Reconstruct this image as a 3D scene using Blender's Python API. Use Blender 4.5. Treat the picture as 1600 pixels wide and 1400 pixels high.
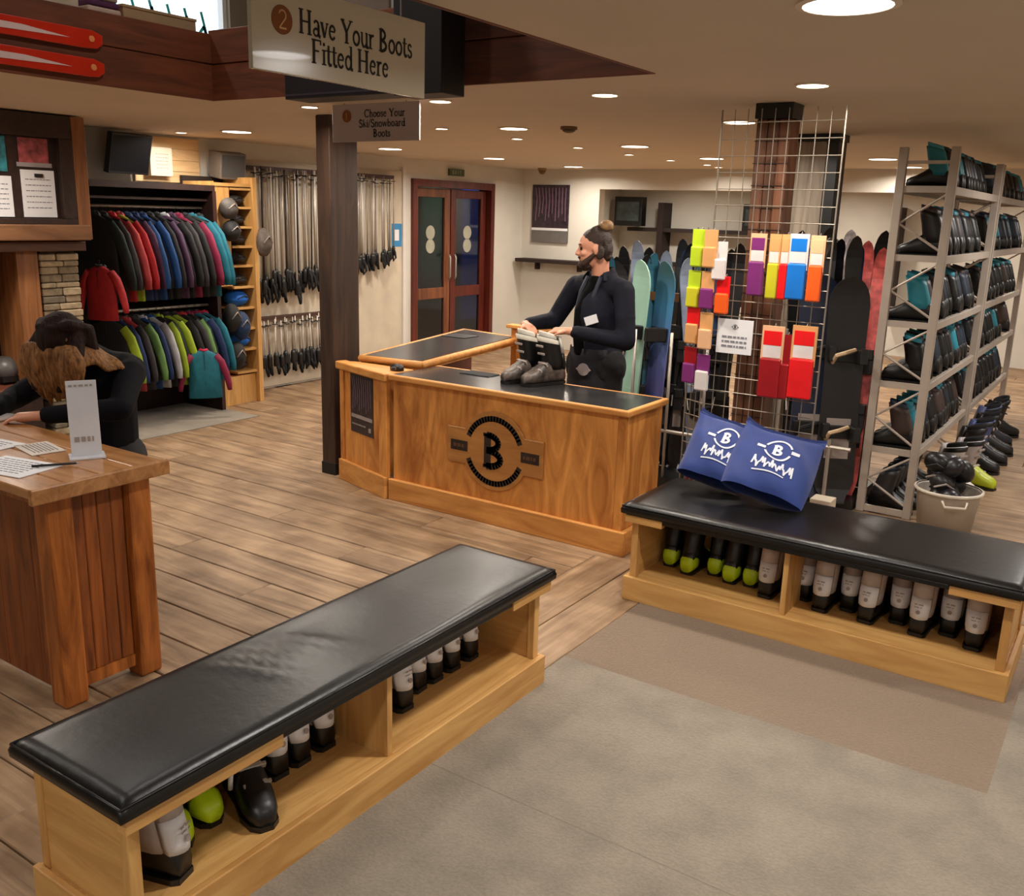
import bpy, math, random
from mathutils import Vector, Matrix, Euler
random.seed(7)
PI = math.pi
for o in list(bpy.data.objects): bpy.data.objects.remove(o)
SC = bpy.context.scene
COL = SC.collection
def rad(a): return math.radians(a)

# ---------------------------------------------------------------- camera
cam_d = bpy.data.cameras.new('camera'); cam = bpy.data.objects.new('camera', cam_d); COL.objects.link(cam)
cam_d.sensor_fit = 'HORIZONTAL'; cam_d.sensor_width = 36.0; cam_d.lens = 1465/1600*36.0
cam_d.clip_start = 0.05; cam_d.clip_end = 100
RM = Matrix.Rotation(rad(33.8), 4, 'Z') @ Matrix.Rotation(rad(90-14.1), 4, 'X') @ Matrix.Rotation(rad(1.65), 4, 'Z')
cam.matrix_world = Matrix.Translation((0, 0, 1.9)) @ RM
SC.camera = cam
# ---------------------------------------------------------------- world and exposure
W = bpy.data.worlds.new('world'); SC.world = W; W.use_nodes = True
W.node_tree.nodes['Background'].inputs[0].default_value = (0.62, 0.80, 1.0, 1)
W.node_tree.nodes['Background'].inputs[1].default_value = 1.6
SC.view_settings.view_transform = 'Standard'; SC.view_settings.look = 'None'
SC.view_settings.gamma = 1.0; SC.view_settings.exposure = 0.34
try: SC.view_settings.use_curve_mapping = False
except Exception: pass
LAMP_W = 16.0                      # watts of one ordinary downlight
WARM = (1.0, 0.905, 0.79); COOL = (1.0, 0.955, 0.90)

# ---------------------------------------------------------------- materials
def lin(c):
    return tuple(((v/255)/12.92 if v/255 <= .04045 else ((v/255+.055)/1.055)**2.4) for v in c) + (1,)
MC = {}
ORDW = ['first', 'second', 'third', 'fourth', 'fifth', 'sixth', 'seventh', 'eighth', 'ninth', 'tenth', 'eleventh', 'twelfth', 'thirteenth', 'fourteenth', 'fifteenth', 'sixteenth', 'seventeenth', 'eighteenth', 'nineteenth', 'twentieth']
def ordw(i): return ORDW[i] if i < 20 else ('twenty-'+ORDW[i-20] if i < 29 else '%dth' % (i+1))
def mat(name, col, rough=.6, metal=0., var=.12, scale=8., bump=0., emis=0., spec=.5, sheen=0., stretch=None, trans=0., coat=0.):
    if name in MC: return MC[name]
    m = bpy.data.materials.new(name); m.use_nodes = True; n = m.node_tree.nodes; l = m.node_tree.links
    b = n['Principled BSDF']; c = lin(col)
    b.inputs['Roughness'].default_value = rough; b.inputs['Metallic'].default_value = metal
    b.inputs['Specular IOR Level'].default_value = spec
    if sheen: b.inputs['Sheen Weight'].default_value = sheen
    if coat: b.inputs['Coat Weight'].default_value = coat
    if trans: b.inputs['Transmission Weight'].default_value = trans
    tc = n.new('ShaderNodeTexCoord'); mp = n.new('ShaderNodeMapping'); nz = n.new('ShaderNodeTexNoise')
    l.new(tc.outputs['Object'], mp.inputs[0]); l.new(mp.outputs[0], nz.inputs[0])
    if stretch: mp.inputs['Scale'].default_value = stretch
    nz.inputs['Scale'].default_value = scale; nz.inputs['Detail'].default_value = 5
    cr = n.new('ShaderNodeValToRGB')
    cr.color_ramp.elements[0].position = .3; cr.color_ramp.elements[1].position = .7
    cr.color_ramp.elements[0].color = tuple(v*(1-var) for v in c[:3])+(1,)
    cr.color_ramp.elements[1].color = tuple(min(1, v*(1+var)) for v in c[:3])+(1,)
    l.new(nz.outputs[0], cr.inputs[0]); l.new(cr.outputs[0], b.inputs['Base Color'])
    if bump:
        bp = n.new('ShaderNodeBump'); bp.inputs['Strength'].default_value = bump; bp.inputs['Distance'].default_value = .01
        l.new(nz.outputs[0], bp.inputs['Height']); l.new(bp.outputs[0], b.inputs['Normal'])
    if emis:
        b.inputs['Emission Color'].default_value = c; b.inputs['Emission Strength'].default_value = emis
    MC[name] = m; return m
def wood(name, c0, c1, axis='x', fine=14., rough=.5, bump=.15, vary=0., along=1.2, coat=0., knots=False):
    if name in MC: return MC[name]
    m = bpy.data.materials.new(name); m.use_nodes = True; n = m.node_tree.nodes; l = m.node_tree.links
    b = n['Principled BSDF']; b.inputs['Roughness'].default_value = rough
    if coat: b.inputs['Coat Weight'].default_value = coat
    tc = n.new('ShaderNodeTexCoord'); mp = n.new('ShaderNodeMapping')
    l.new(tc.outputs['Object'], mp.inputs[0])
    mp.inputs['Scale'].default_value = {'x': (along, fine, fine), 'y': (fine, along, fine), 'z': (fine, fine, along)}[axis]
    nz = n.new('ShaderNodeTexNoise'); nz.inputs['Scale'].default_value = 1.0; nz.inputs['Detail'].default_value = 7
    nz.inputs['Distortion'].default_value = 1.6; nz.inputs['Roughness'].default_value = .6
    l.new(mp.outputs[0], nz.inputs[0])
    oi = n.new('ShaderNodeObjectInfo')
    off = n.new('ShaderNodeVectorMath'); off.operation = 'SCALE'; off.inputs[0].default_value = (13, 7, 31)
    l.new(oi.outputs['Random'], off.inputs['Scale']); l.new(off.outputs[0], mp.inputs['Location'])
    cr = n.new('ShaderNodeValToRGB'); e = cr.color_ramp.elements
    e[0].position = .32; e[1].position = .66; e[0].color = lin(c0); e[1].color = lin(c1)
    l.new(nz.outputs[0], cr.inputs[0])
    out = cr.outputs[0]
    if vary:
        hs = n.new('ShaderNodeHueSaturation'); mr = n.new('ShaderNodeMapRange')
        mr.inputs['To Min'].default_value = 1-vary; mr.inputs['To Max'].default_value = 1+vary
        l.new(oi.outputs['Random'], mr.inputs['Value']); l.new(mr.outputs[0], hs.inputs['Value'])
        l.new(out, hs.inputs['Color']); out = hs.outputs[0]
    if knots:
        nk = n.new('ShaderNodeTexNoise'); nk.inputs['Scale'].default_value = 3.1; nk.inputs['Detail'].default_value = 6
        l.new(tc.outputs['Object'], nk.inputs[0])
        rk = n.new('ShaderNodeValToRGB'); rk.color_ramp.elements[0].position = .34; rk.color_ramp.elements[1].position = .56
        rk.color_ramp.elements[0].color = (.62, .56, .5, 1); rk.color_ramp.elements[1].color = (1, 1, 1, 1)
        mx = n.new('ShaderNodeMix'); mx.data_type = 'RGBA'; mx.blend_type = 'MULTIPLY'; mx.inputs[0].default_value = 1
        l.new(nk.outputs[0], rk.inputs[0]); l.new(out, mx.inputs[6]); l.new(rk.outputs[0], mx.inputs[7]); out = mx.outputs[2]
    l.new(out, b.inputs['Base Color'])
    bp = n.new('ShaderNodeBump'); bp.inputs['Strength'].default_value = bump; bp.inputs['Distance'].default_value = .006
    l.new(nz.outputs[0], bp.inputs['Height']); l.new(bp.outputs[0], b.inputs['Normal'])
    MC[name] = m; return m

PINE = wood('pine_bench', (178, 128, 68), (212, 166, 100), 'x', 10)
PINEV = wood('pine_bench_v', (178, 128, 68), (212, 166, 100), 'y', 10)
PINEZ = wood('pine_bench_z', (178, 128, 68), (212, 166, 100), 'z', 10)
PLY = wood('ply_counter', (160, 94, 34), (228, 158, 80), 'z', 6, along=1.5)
PLYX = wood('ply_counter_x', (182, 118, 54), (220, 158, 86), 'x', 10)
PLYY = wood('ply_counter_y', (182, 118, 54), (220, 158, 86), 'y', 10)
DESK = wood('desk_timber', (112, 56, 16), (186, 110, 46), 'z', 13, rough=.45, along=1.8, vary=.12)
DESKD = wood('desk_timber_panel', (96, 46, 14), (150, 82, 32), 'z', 15, rough=.5, along=1.4, vary=.14)
DESKT = wood('desk_top', (142, 92, 48), (188, 134, 82), 'x', 12, rough=.28, coat=.4, vary=.05)
PLANK = wood('floor_plank', (118, 93, 68), (172, 142, 110), 'x', 9, rough=.55, bump=.3, vary=.11, along=.9, knots=True)
PLANKV = wood('floor_plank_v', (118, 93, 68), (172, 142, 110), 'y', 9, rough=.55, bump=.3, vary=.11, along=.9, knots=True)
FASC = wood('fascia_timber', (82, 40, 19), (120, 62, 33), 'x', 12, rough=.6, vary=.12)
FASCV = wood('fascia_timber_v', (82, 40, 19), (120, 62, 33), 'y', 12, rough=.6, vary=.12)
DARKW = wood('dark_post', (34, 21, 14), (68, 45, 29), 'z', 12, rough=.6)
PILLARW = wood('pillar_timber', (66, 38, 22), (116, 72, 46), 'z', 9, rough=.6, vary=.1)
MAHO = wood('mahogany', (66, 20, 12), (104, 38, 24), 'z', 12, rough=.4)
MIDW = wood('mid_brown', (110, 66, 34), (156, 102, 58), 'z', 12, rough=.5)
CARP = mat('carpet_grey', (131, 121, 107), .95, var=.10, scale=90, bump=.5, sheen=.2)
def carpet_stains():
    m = CARP; n = m.node_tree.nodes; l = m.node_tree.links; b = n['Principled BSDF']
    src = b.inputs['Base Color'].links[0].from_socket
    tc = n.new('ShaderNodeTexCoord'); nz = n.new('ShaderNodeTexNoise'); nz.inputs['Scale'].default_value = 5; nz.inputs['Detail'].default_value = 6
    l.new(tc.outputs['Object'], nz.inputs[0]); r = n.new('ShaderNodeValToRGB')
    r.color_ramp.elements[0].position = .3; r.color_ramp.elements[1].position = .62
    r.color_ramp.elements[0].color = (.78, .77, .75, 1); r.color_ramp.elements[1].color = (1.04, 1.02, 1, 1)
    mx = n.new('ShaderNodeMix'); mx.data_type = 'RGBA'; mx.blend_type = 'MULTIPLY'; mx.inputs[0].default_value = 1
    l.new(nz.outputs[0], r.inputs[0]); l.new(src, mx.inputs[6]); l.new(r.outputs[0], mx.inputs[7]); l.new(mx.outputs[2], b.inputs['Base Color'])
carpet_stains()
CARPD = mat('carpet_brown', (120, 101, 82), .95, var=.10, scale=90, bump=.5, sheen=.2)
LEATH = mat('black_leather', (11, 10, 10), .33, var=.2, scale=30, bump=.1, spec=.42)
WALLM = mat('wall_plaster', (208, 203, 192), .8, var=.04, scale=3)
CEILM = mat('ceiling_paint', (208, 193, 172), .85, var=.03, scale=2)
BLACK = mat('black_plastic', (16, 16, 17), .4, var=.2)
BLACKF = mat('black_cloth', (17, 17, 20), .85, var=.25, scale=20)
NEON = mat('neon_yellow', (186, 214, 22), .4, var=.08)
WHITEP = mat('white_plastic', (214, 208, 204), .45, var=.05)
GREYP = mat('grey_plastic', (150, 138, 132), .5, var=.08)
PAPER = mat('paper', (225, 224, 226), .7, var=.02)
METAL = mat('brushed_metal', (168, 160, 150), .42, .55, var=.08)
GALV = mat('painted_rack_steel', (176, 164, 152), .5, .2, var=.06)
CHROME = mat('chrome_wire', (150, 142, 130), .35, .6, var=.05)
INK = mat('black_ink', (30, 26, 24), .7, var=.05)
BROWNINK = mat('brown_ink', (132, 72, 30), .6, var=.05)
LAMPM = mat('lamp_diffuser', (255, 240, 220), .5, var=0, emis=9.)
LAMPC = mat('panel_diffuser', (255, 252, 250), .5, var=0, emis=6.)
TRIMW = mat('lamp_trim', (225, 210, 190), .5, var=.02)
DARKTOP = mat('dark_counter_top', (46, 45, 46), .22, var=.12, scale=4, spec=.6)

# ---------------------------------------------------------------- mesh builder
ORIG = {}
class MB:
    def __init__(s): s.v = []; s.f = []
    def add(s, vs, fs, M=None):
        k = len(s.v)
        for p in vs:
            p = Vector(p); s.v.append(tuple(M @ p if M else p))
        for f in fs: s.f.append(tuple(i+k for i in f))
        return s
    def box(s, x0, x1, y0, y1, z0, z1, M=None):
        return s.add([(x0,y0,z0),(x1,y0,z0),(x1,y1,z0),(x0,y1,z0),(x0,y0,z1),(x1,y0,z1),(x1,y1,z1),(x0,y1,z1)],
                     [(0,3,2,1),(4,5,6,7),(0,1,5,4),(1,2,6,5),(2,3,7,6),(3,0,4,7)], M)
    def prism(s, pts, z0, z1, M=None):
        n = len(pts)
        vs = [(x, y, z0) for x, y in pts]+[(x, y, z1) for x, y in pts]
        return s.add(vs, [tuple(range(n))[::-1], tuple(range(n, 2*n))]+[(i, (i+1) % n, (i+1) % n+n, i+n) for i in range(n)], M)
    def loft(s, rings, cap=True, M=None):
        n = len(rings[0]); vs = [p for r in rings for p in r]; fs = []
        for a in range(len(rings)-1):
            for i in range(n):
                j = (i+1) % n; fs.append((a*n+i, a*n+j, (a+1)*n+j, (a+1)*n+i))
        if cap:
            fs.append(tuple(range(n))[::-1]); fs.append(tuple((len(rings)-1)*n+i for i in range(n)))
        return s.add(vs, fs, M)
    def tube(s, pts, r, n=6, M=None, cap=True):
        pts = [Vector(p) for p in pts]; rs = r if isinstance(r, (list, tuple)) else [r]*len(pts)
        rings = []; up = None
        for i, p in enumerate(pts):
            t = (pts[min(i+1, len(pts)-1)]-pts[max(i-1, 0)]).normalized()
            if up is None: up = Vector((0, 0, 1)) if abs(t.z) < .9 else Vector((1, 0, 0))
            a = t.cross(up)
            if a.length < 1e-4: a = t.cross(Vector((0, 1, 0)))
            a.normalize(); b = t.cross(a).normalized(); up = -b if b.dot(up) < 0 else b
            b2 = t.cross(a).normalized()
            rings.append([tuple(p+a*(math.cos(2*PI*k/n)*rs[i])+b2*(math.sin(2*PI*k/n)*rs[i])) for k in range(n)])
        return s.loft(rings, cap, M)
    def ball(s, c, r, nu=12, nv=8, M=None, R=None):
        r = r if isinstance(r, (list, tuple)) else (r, r, r); c = Vector(c); vs = []; fs = []
        for j in range(1, nv):
            for i in range(nu):
                a = 2*PI*i/nu; b = PI*j/nv
                p = Vector((r[0]*math.sin(b)*math.cos(a), r[1]*math.sin(b)*math.sin(a), r[2]*math.cos(b)))
                vs.append(tuple(c+(R @ p if R else p)))
        t = Vector((0, 0, r[2])); 
        vs.append(tuple(c+(R @ t if R else t))); vs.append(tuple(c-(R @ t if R else t))); T = len(vs)-2
        for j in range(nv-2):
            for i in range(nu):
                k = (i+1) % nu; fs.append((j*nu+i, (j+1)*nu+i, (j+1)*nu+k, j*nu+k))
        for i in range(nu):
            k = (i+1) % nu; fs.append((T, i, k)); fs.append((T+1, (nv-2)*nu+k, (nv-2)*nu+i))
        return s.add(vs, fs, M)
    def cap(s, a, b, ra, rb, n=10):               # tapered capsule
        a = Vector(a); b = Vector(b); d = (b-a).normalized(); L = (b-a).length
        pts = [a-d*ra*.95, a-d*ra*.6, a, a.lerp(b, .5), b, b+d*rb*.6, b+d*rb*.95]
        return s.tube(pts, [ra*.25, ra*.8, ra, (ra+rb)/2, rb, rb*.8, rb*.25], n)
    def disc(s, c, r, h, n=24, M=None):
        return s.prism([(c[0]+r*math.cos(2*PI*i/n), c[1]+r*math.sin(2*PI*i/n)) for i in range(n)], c[2], c[2]+h, M)
    def build(s, name, m, parent=None, origin=None, smooth=False, bevel=0., seg=2, sub=0, remesh=0., world=True, sm=6):
        og = Vector(origin) if origin is not None else (ORIG[parent] if parent is not None and world else Vector((0, 0, 0)))
        me = bpy.data.meshes.new(name); me.from_pydata([tuple(Vector(p)-og) for p in s.v], [], s.f); me.validate(); me.update()
        me.materials.append(m)
        if smooth or remesh: me.polygons.foreach_set('use_smooth', [True]*len(me.polygons))
        o = bpy.data.objects.new(name, me); COL.objects.link(o)
        if parent is not None: o.parent = parent; ORIG[o] = ORIG[parent] if world else Vector((0,0,0))
        else: o.location = og; ORIG[o] = og
        if remesh:
            md = o.modifiers.new('remesh', 'REMESH'); md.mode = 'VOXEL'; md.voxel_size = remesh; md.use_smooth_shade = True
            ms = o.modifiers.new('smooth', 'SMOOTH'); ms.iterations = sm; ms.factor = .5
        if bevel:
            md = o.modifiers.new('bevel', 'BEVEL'); md.width = bevel; md.segments = seg; md.limit_method = 'ANGLE'; md.angle_limit = rad(40)
        if sub:
            md = o.modifiers.new('sub', 'SUBSURF'); md.levels = sub; md.render_levels = sub
        return o
def thing(name, label, cat, loc=(0, 0, 0), rz=0, group=None):
    o = bpy.data.objects.new(name, None); COL.objects.link(o); o.location = loc; o.rotation_euler = (0, 0, rz)
    o.empty_display_size = .05; ORIG[o] = Vector(loc)
    return tag(o, label, cat, group)
def local(o): ORIG[o] = Vector((0, 0, 0)); return o       # children will be given in local coordinates
def tag(o, label=None, cat=None, group=None, kind=None):
    if label: o['label'] = label
    if cat: o['category'] = cat
    if group: o['group'] = group
    if kind: o['kind'] = kind
    return o
def struct(name, mb, m, label=None, **k):
    o = mb.build(name, m, **k); return tag(o, label, None, None, 'structure')
def dup(root, loc=None, rot=None, label=None, group=None, recol=None, scale=None):
    def cp(o, par):
        c = o.copy(); COL.objects.link(c)
        for kk in ('label', 'group'): pass
        if par is not None: c.parent = par
        if recol and o.type == 'MESH':
            key = o.name.split('.')[0]
            if key in recol:
                c.material_slots[0].link = 'OBJECT'; c.material_slots[0].material = recol[key]
        for ch in o.children: cp(ch, c)
        return c
    c = cp(root, None)
    if loc is not None: c.location = loc
    if rot is not None: c.rotation_euler = rot
    if scale: c.scale = (scale,)*3
    if label: c['label'] = label
    if group: c['group'] = group
    return c
def paint(o, m):
    o.material_slots[0].link = 'OBJECT'; o.material_slots[0].material = m
def frame(o, ex, ey, ez):        # matrix with origin o and axes
    return Matrix(((ex[0], ey[0], ez[0], o[0]), (ex[1], ey[1], ez[1], o[1]), (ex[2], ey[2], ez[2], o[2]), (0, 0, 0, 1)))
FRONT = lambda u, v, z: frame((u, v, z), (1, 0, 0), (0, 0, 1), (0, -1, 0))       # drawing plane facing -v
SIDE = lambda u, v, z: frame((u, v, z), (0, 1, 0), (0, 0, 1), (1, 0, 0))         # drawing plane facing +u

# ---------------------------------------------------------------- lettering (own strokes, with serifs)
def arc(cx, cy, rx, ry, a0, a1, n=12): return [(cx+rx*math.cos(rad(a0+(a1-a0)*i/n)), cy+ry*math.sin(rad(a0+(a1-a0)*i/n))) for i in range(n+1)]
def st(x, y0, y1, w=.09, s=3):
    r = [([(x, y0), (x, y1)], w)]
    if s & 1: r.append(([(x-.11, y0+.015), (x+.11, y0+.015)], .03))
    if s & 2: r.append(([(x-.11, y1-.015), (x+.11, y1-.015)], .03))
    return r
GL = {
 'H': (.72, st(.14, 0, .7)+st(.56, 0, .7)+[([(.14, .36), (.56, .36)], .04)]),
 'Y': (.66, [([(.08, .69), (.33, .33)], .09), ([(.58, .69), (.33, .33)], .045)]+st(.33, 0, .35, s=1)+[([(0, .685), (.2, .685)], .03), ([(.48, .685), (.68, .685)], .03)]),
 'B': (.6, st(.14, 0, .7)+[(arc(.14, .525, .27, .16, -90, 90), .07), (arc(.14, .185, .33, .17, -90, 90), .075)]),
 'F': (.56, st(.14, 0, .7)+[([(.1, .68), (.5, .68)], .04), ([(.5, .7), (.5, .56)], .04), ([(.14, .37), (.4, .37)], .04)]),
 'C': (.66, [(arc(.36, .35, .27, .33, 45, 315), .075), ([(.55, .7), (.55, .52)], .03)]),
 'S': (.5, [(arc(.25, .52, .16, .16, 20, 270, 8), .07), (arc(.25, .18, .18, .18, 90, -160, 8), .08)]),
 'R': (.64, st(.14, 0, .7)+[(arc(.14, .52, .28, .165, -90, 90), .065), ([(.3, .36), (.58, .02)], .08)]),
 'a': (.42, [(arc(.2, .33, .12, .12, 150, 0, 6), .05)]+[([(.32, .33), (.32, .04), (.4, .01)], .075), (arc(.19, .12, .13, .105, 0, 360), .045)]),
 'v': (.44, [([(.07, .44), (.22, .02)], .08), ([(.37, .44), (.22, .02)], .04), ([(0, .44), (.15, .44)], .025), ([(.3, .44), (.44, .44)], .025)]),
 'e': (.42, [(arc(.21, .22, .15, .2, 20, 320), .055), ([(.07, .25), (.35, .25)], .035)]),
 'o': (.46, [(arc(.23, .22, .17, .2, 0, 360, 16), .06)]),
 'u': (.48, [([(.1, .44), (.1, .15), (.17, .03), (.28, .03), (.38, .12)], .06), ([(.38, .44), (.38, .02), (.47, .02)], .07), ([(.02, .44), (.12, .44)], .025), ([(.3, .44), (.4, .44)], .025)]),
 'r': (.36, st(.12, 0, .44, .07)+[([(.12, .3), (.2, .41), (.31, .42)], .06)]),
 't': (.3, [([(.13, .58), (.13, .1), (.19, .02), (.28, .04)], .07), ([(.02, .43), (.27, .43)], .03)]),
 's': (.36, [(arc(.18, .33, .1, .1, 20, 270, 6), .05), (arc(.18, .12, .12, .11, 90, -160, 6), .055)]),
 'i': (.24, st(.12, 0, .44, .07)+[(arc(.12, .6, .02, .02, 0, 360, 6), .05)]),
 'd': (.48, [([(.38, .7), (.38, .02), (.46, .02)], .07), (arc(.22, .21, .15, .2, 0, 360, 14), .055), ([(.28, .7), (.4, .7)], .025)]),
 'h': (.48, st(.11, 0, .7, .07, 1)+[([(.11, .3), (.2, .42), (.3, .42), (.36, .33), (.36, .02)], .06), ([(.28, .012), (.46, .012)], .025)]),
 'k': (.46, st(.11, 0, .7, .07, 1)+[([(.13, .2), (.36, .43)], .04), ([(.2, .26), (.4, .02)], .07)]),
 'n': (.48, st(.11, 0, .44, .07)+[([(.11, .3), (.2, .42), (.3, .42), (.36, .33), (.36, .02)], .06), ([(.28, .012), (.46, .012)], .025)]),
 'w': (.62, [([(.06, .44), (.19, .02)], .07), ([(.31, .44), (.19, .02)], .035), ([(.31, .44), (.44, .02)], .07), ([(.56, .44), (.44, .02)], .035)]),
 'b': (.48, [([(.1, .7), (.1, .02)], .07), (arc(.25, .21, .15, .2, 0, 360, 14), .055)]),
 'l': (.22, st(.11, 0, .7, .07)), 'g': (.46, [(arc(.21, .27, .13, .15, 0, 360, 12), .05), ([(.34, .42), (.34, -.08), (.22, -.2), (.08, -.14)], .05)]),
 'p': (.48, st(.1, -.2, .44, .07, 1)+[(arc(.25, .21, .15, .2, 0, 360, 14), .055)]),
 '2': (.5, [(arc(.25, .5, .17, .18, 160, -40, 8)+[(.08, .04)], .06), ([(.08, .035), (.44, .035)], .07)]),
 '1': (.4, st(.2, 0, .7, .08, 1)+[([(.2, .68), (.08, .58)], .04)]),
 '/': (.3, [([(.02, -.05), (.28, .75)], .04)]), ' ': (.26, []),
}
def stroke(mb, pts, w, M, z=0., zt=.0012):
    for i in range(len(pts)-1):
        a = Vector((*pts[i], 0)); b = Vector((*pts[i+1], 0)); d = (b-a)
        if d.length < 1e-6: continue
        d.normalize(); nn = Vector((-d.y, d.x, 0))*w/2; e = d*w*.18 if len(pts) > 2 else d*0
        q = [a-nn-e, b-nn+e, b+nn+e, a+nn-e]
        mb.add([(p.x, p.y, z) for p in q]+[(p.x, p.y, z+zt) for p in q], [(0,3,2,1),(4,5,6,7),(0,1,5,4),(1,2,6,5),(2,3,7,6),(3,0,4,7)], M)
def twidth(t): return sum(GL[c][0] for c in t)
def text(mb, t, M, size, x=0., y=0., center=False, bold=1.):
    if center: x -= twidth(t)*size/2
    for c in t:
        w, ss = GL[c]
        for pts, sw in ss: stroke(mb, [(x+px*size, y+py*size) for px, py in pts], sw*size*bold, M)
        x += w*size
def scribble(mb, M, x0, x1, y, h, seed):            # small unreadable print: a row of dashes
    r = random.Random(seed); x = x0
    while x < x1-.004:
        w = min(r.uniform(.008, .03), x1-x); stroke(mb, [(x, y), (x+w, y)], h, M); x += w+.006
def emblem(mb, M, R):                              # ring in two arcs, two side bars, a slab letter
    for a0, a1 in ((22, 158), (202, 338)): stroke(mb, arc(0, 0, R, R, a0, a1, 22), R*.17, M)
    for s in (-1, 1): mb.box(min(s*R*.98, s*R*1.62), max(s*R*.98, s*R*1.62), -R*.16, R*.16, 0, .0015, M)
    k = R*1.45
    for pts, sw in GL['B'][1]: stroke(mb, [((px-.3)*k, (py-.35)*k) for px, py in pts], (sw*1.9 if sw > .05 else sw*2.4)*k, M)

# ================================================================ SETTING
CZ = 2.5
OU0, OU1, OV0, OV1 = -4.85, -1.93, -1.6, 3.92
m = MB()
for a in [(-7.9, OU0, -4, 12), (OU1, 3.2, -4, 12), (OU0, OU1, -4, OV0), (OU0, OU1, OV1, 12), (-7.9, 3.2, 12, 16.2)]: m.box(a[0], a[1], a[2], a[3], CZ, CZ+.12)
struct('ceiling', m, CEILM)
struct('floor', MB().box(-7.9, 3.2, -4, 16.2, -.12, -.022), mat('subfloor', (40, 30, 22), .9))
FL = [o for o in bpy.data.objects if o.name == 'floor'][0]
# planks of the floor: each its own piece, shared mesh data
def plank_mesh(L, w, mt, ax):
    b = MB(); h = .02; e = .0035
    if ax == 'x': pts = [(0, 0), (L, 0), (L, w), (0, w)]
    else: pts = [(0, 0), (w, 0), (w, L), (0, L)]
    cx = sum(p[0] for p in pts)/4; cy = sum(p[1] for p in pts)/4
    ins = [(x+(e if x < cx else -e), y+(e if y < cy else -e)) for x, y in pts]
    b.loft([[(x, y, -h) for x, y in pts], [(x, y, -e) for x, y in pts], [(x, y, 0) for x, y in ins]])
    me = bpy.data.meshes.new('plank'); me.from_pydata(b.v, [], b.f); me.materials.append(mt); return me
PM = {}
def put_plank(x, y, L, w, ax='x', dz=0.):
    k = (round(L, 2), round(w, 2), ax)
    if k not in PM: PM[k] = plank_mesh(L-.004, w-.007, PLANK if ax == 'x' else PLANKV, ax)
    o = bpy.data.objects.new('plank', PM[k]); COL.objects.link(o); o.parent = FL; o.location = Vector((x, y, dz))-ORIG[FL]
ORIG[FL] = Vector((0, 0, 0))
PW = .235; row = 0; v = -.2
while v < 14.6:
    L = 2.5 if v < 8 else 4.2
    u = -7.75-(row*.83) % L
    while u < 3.1:
        a = max(u, -7.75); b2 = min(u+L, 3.15); vm = v+PW/2
        if b2-a > .15:
            if vm < 3.98 and a > -2.4: pass
            else:
                if 2.98 < vm < 4.56 and a < -2.42 < b2: b2 = -2.42
                elif vm < 2.98 and b2 > -1.9: b2 = -1.9
                if 2.98 < vm < 4.56 and a > -2.42: a = None
                if a is not None and b2-a > .12: put_plank(a, v, round(b2-a, 2), PW, 'x', random.uniform(-.0015, .0015))
        u += L
    v += PW; row += 1
for k in range(2): put_plank(-2.42+k*.26, 2.98, 1.58, .26, 'y', .0005*k)
for k in range(7): put_plank(-1.9+k*.26, 4.07, .49, .26, 'y', .0005*(k % 2))
# carpets
struct('floor_1', MB().box(-1.9, 3.1, -3.5, 3.3, -.02, .004), CARP, 'large grey carpet area in the foreground')
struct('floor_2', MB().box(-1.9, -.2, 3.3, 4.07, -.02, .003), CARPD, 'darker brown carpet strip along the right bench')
struct('floor_3', MB().box(-.2, 3.1, 3.3, 5.0, -.02, .0035), CARP, 'pale carpet past the right end of the right bench')
struct('floor_4', MB().box(-7.7, -6.68, 2.0, 5.75, -.001, .006), CARP, 'pale grey carpet before the clothes rail')
m = MB()
m.box(-1.88, 3.0, 2.3, 2.304, .004, .0046); m.box(-1.3, 3.0, 1.1, 1.104, .004, .0046)
o = struct('floor_5', m, mat('carpet_seam', (122, 111, 96), .95, var=.1, scale=60), 'thin seams between the carpet widths')
# walls
m = MB(); m.box(-7.9, -7.7, -4, 9.12, 0, CZ); m.box(-7.9, -7.7, 10.85, 11.6, 0, CZ); m.box(-7.9, -7.7, 9.12, 10.85, 2.27, CZ)
struct('wall_left', m, WALLM)
m = MB(); m.box(-7.7, -6.45, 11.6, 11.75, 0, CZ)
struct('wall_back', m, WALLM)
struct('wall_back_upper', MB().box(-6.45, 3.0, 11.6, 11.75, 2.24, CZ), WALLM)
struct('wall_far', MB().box(-7.9, 3.2, 14.6, 14.8, 0, CZ), WALLM)
struct('wall_right', MB().box(3.0, 3.2, -4, 14.6, 0, CZ), WALLM)
struct('wall_left_far', MB().box(-7.9, -7.7, 11.75, 14.6, 0, CZ), WALLM)
struct('wall_front', MB().box(-7.9, 3.2, -4.2, -4, 0, CZ), WALLM)
# timber lining round the opening in the ceiling: boards in two courses
def fascia(nm, horiz, fixed, a, b, inward, ztop, label):
    n = MB()
    if horiz: n.box(a, b, min(fixed, fixed+inward*-.03), max(fixed, fixed+inward*-.03), CZ+.001, ztop)
    else: n.box(min(fixed, fixed-inward*.03), max(fixed, fixed-inward*.03), a, b, CZ+.001, ztop)
    t = struct(nm, n, FASC if horiz else FASCV, label)
    zs = [CZ-.005, CZ+.2, ztop] if ztop < 3 else [CZ-.005, CZ+.2, CZ+.42, CZ+.64, ztop]
    for i in range(len(zs)-1):
        L = (b-a)/2
        for j in range(2):
            q = MB(); x0 = a+j*L+.002; x1 = a+(j+1)*L-.002; d0 = fixed; d1 = fixed+inward*(.018+.004*(i % 2))
            z0 = zs[i]+.002; z1 = zs[i+1]-.003
            if horiz: q.box(x0, x1, min(d0, d1), max(d0, d1), z0, z1)
            else: q.box(min(d0, d1), max(d0, d1), x0, x1, z0, z1)
            q.build('board', FASC if horiz else FASCV, t, bevel=.003, seg=1)
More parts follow.
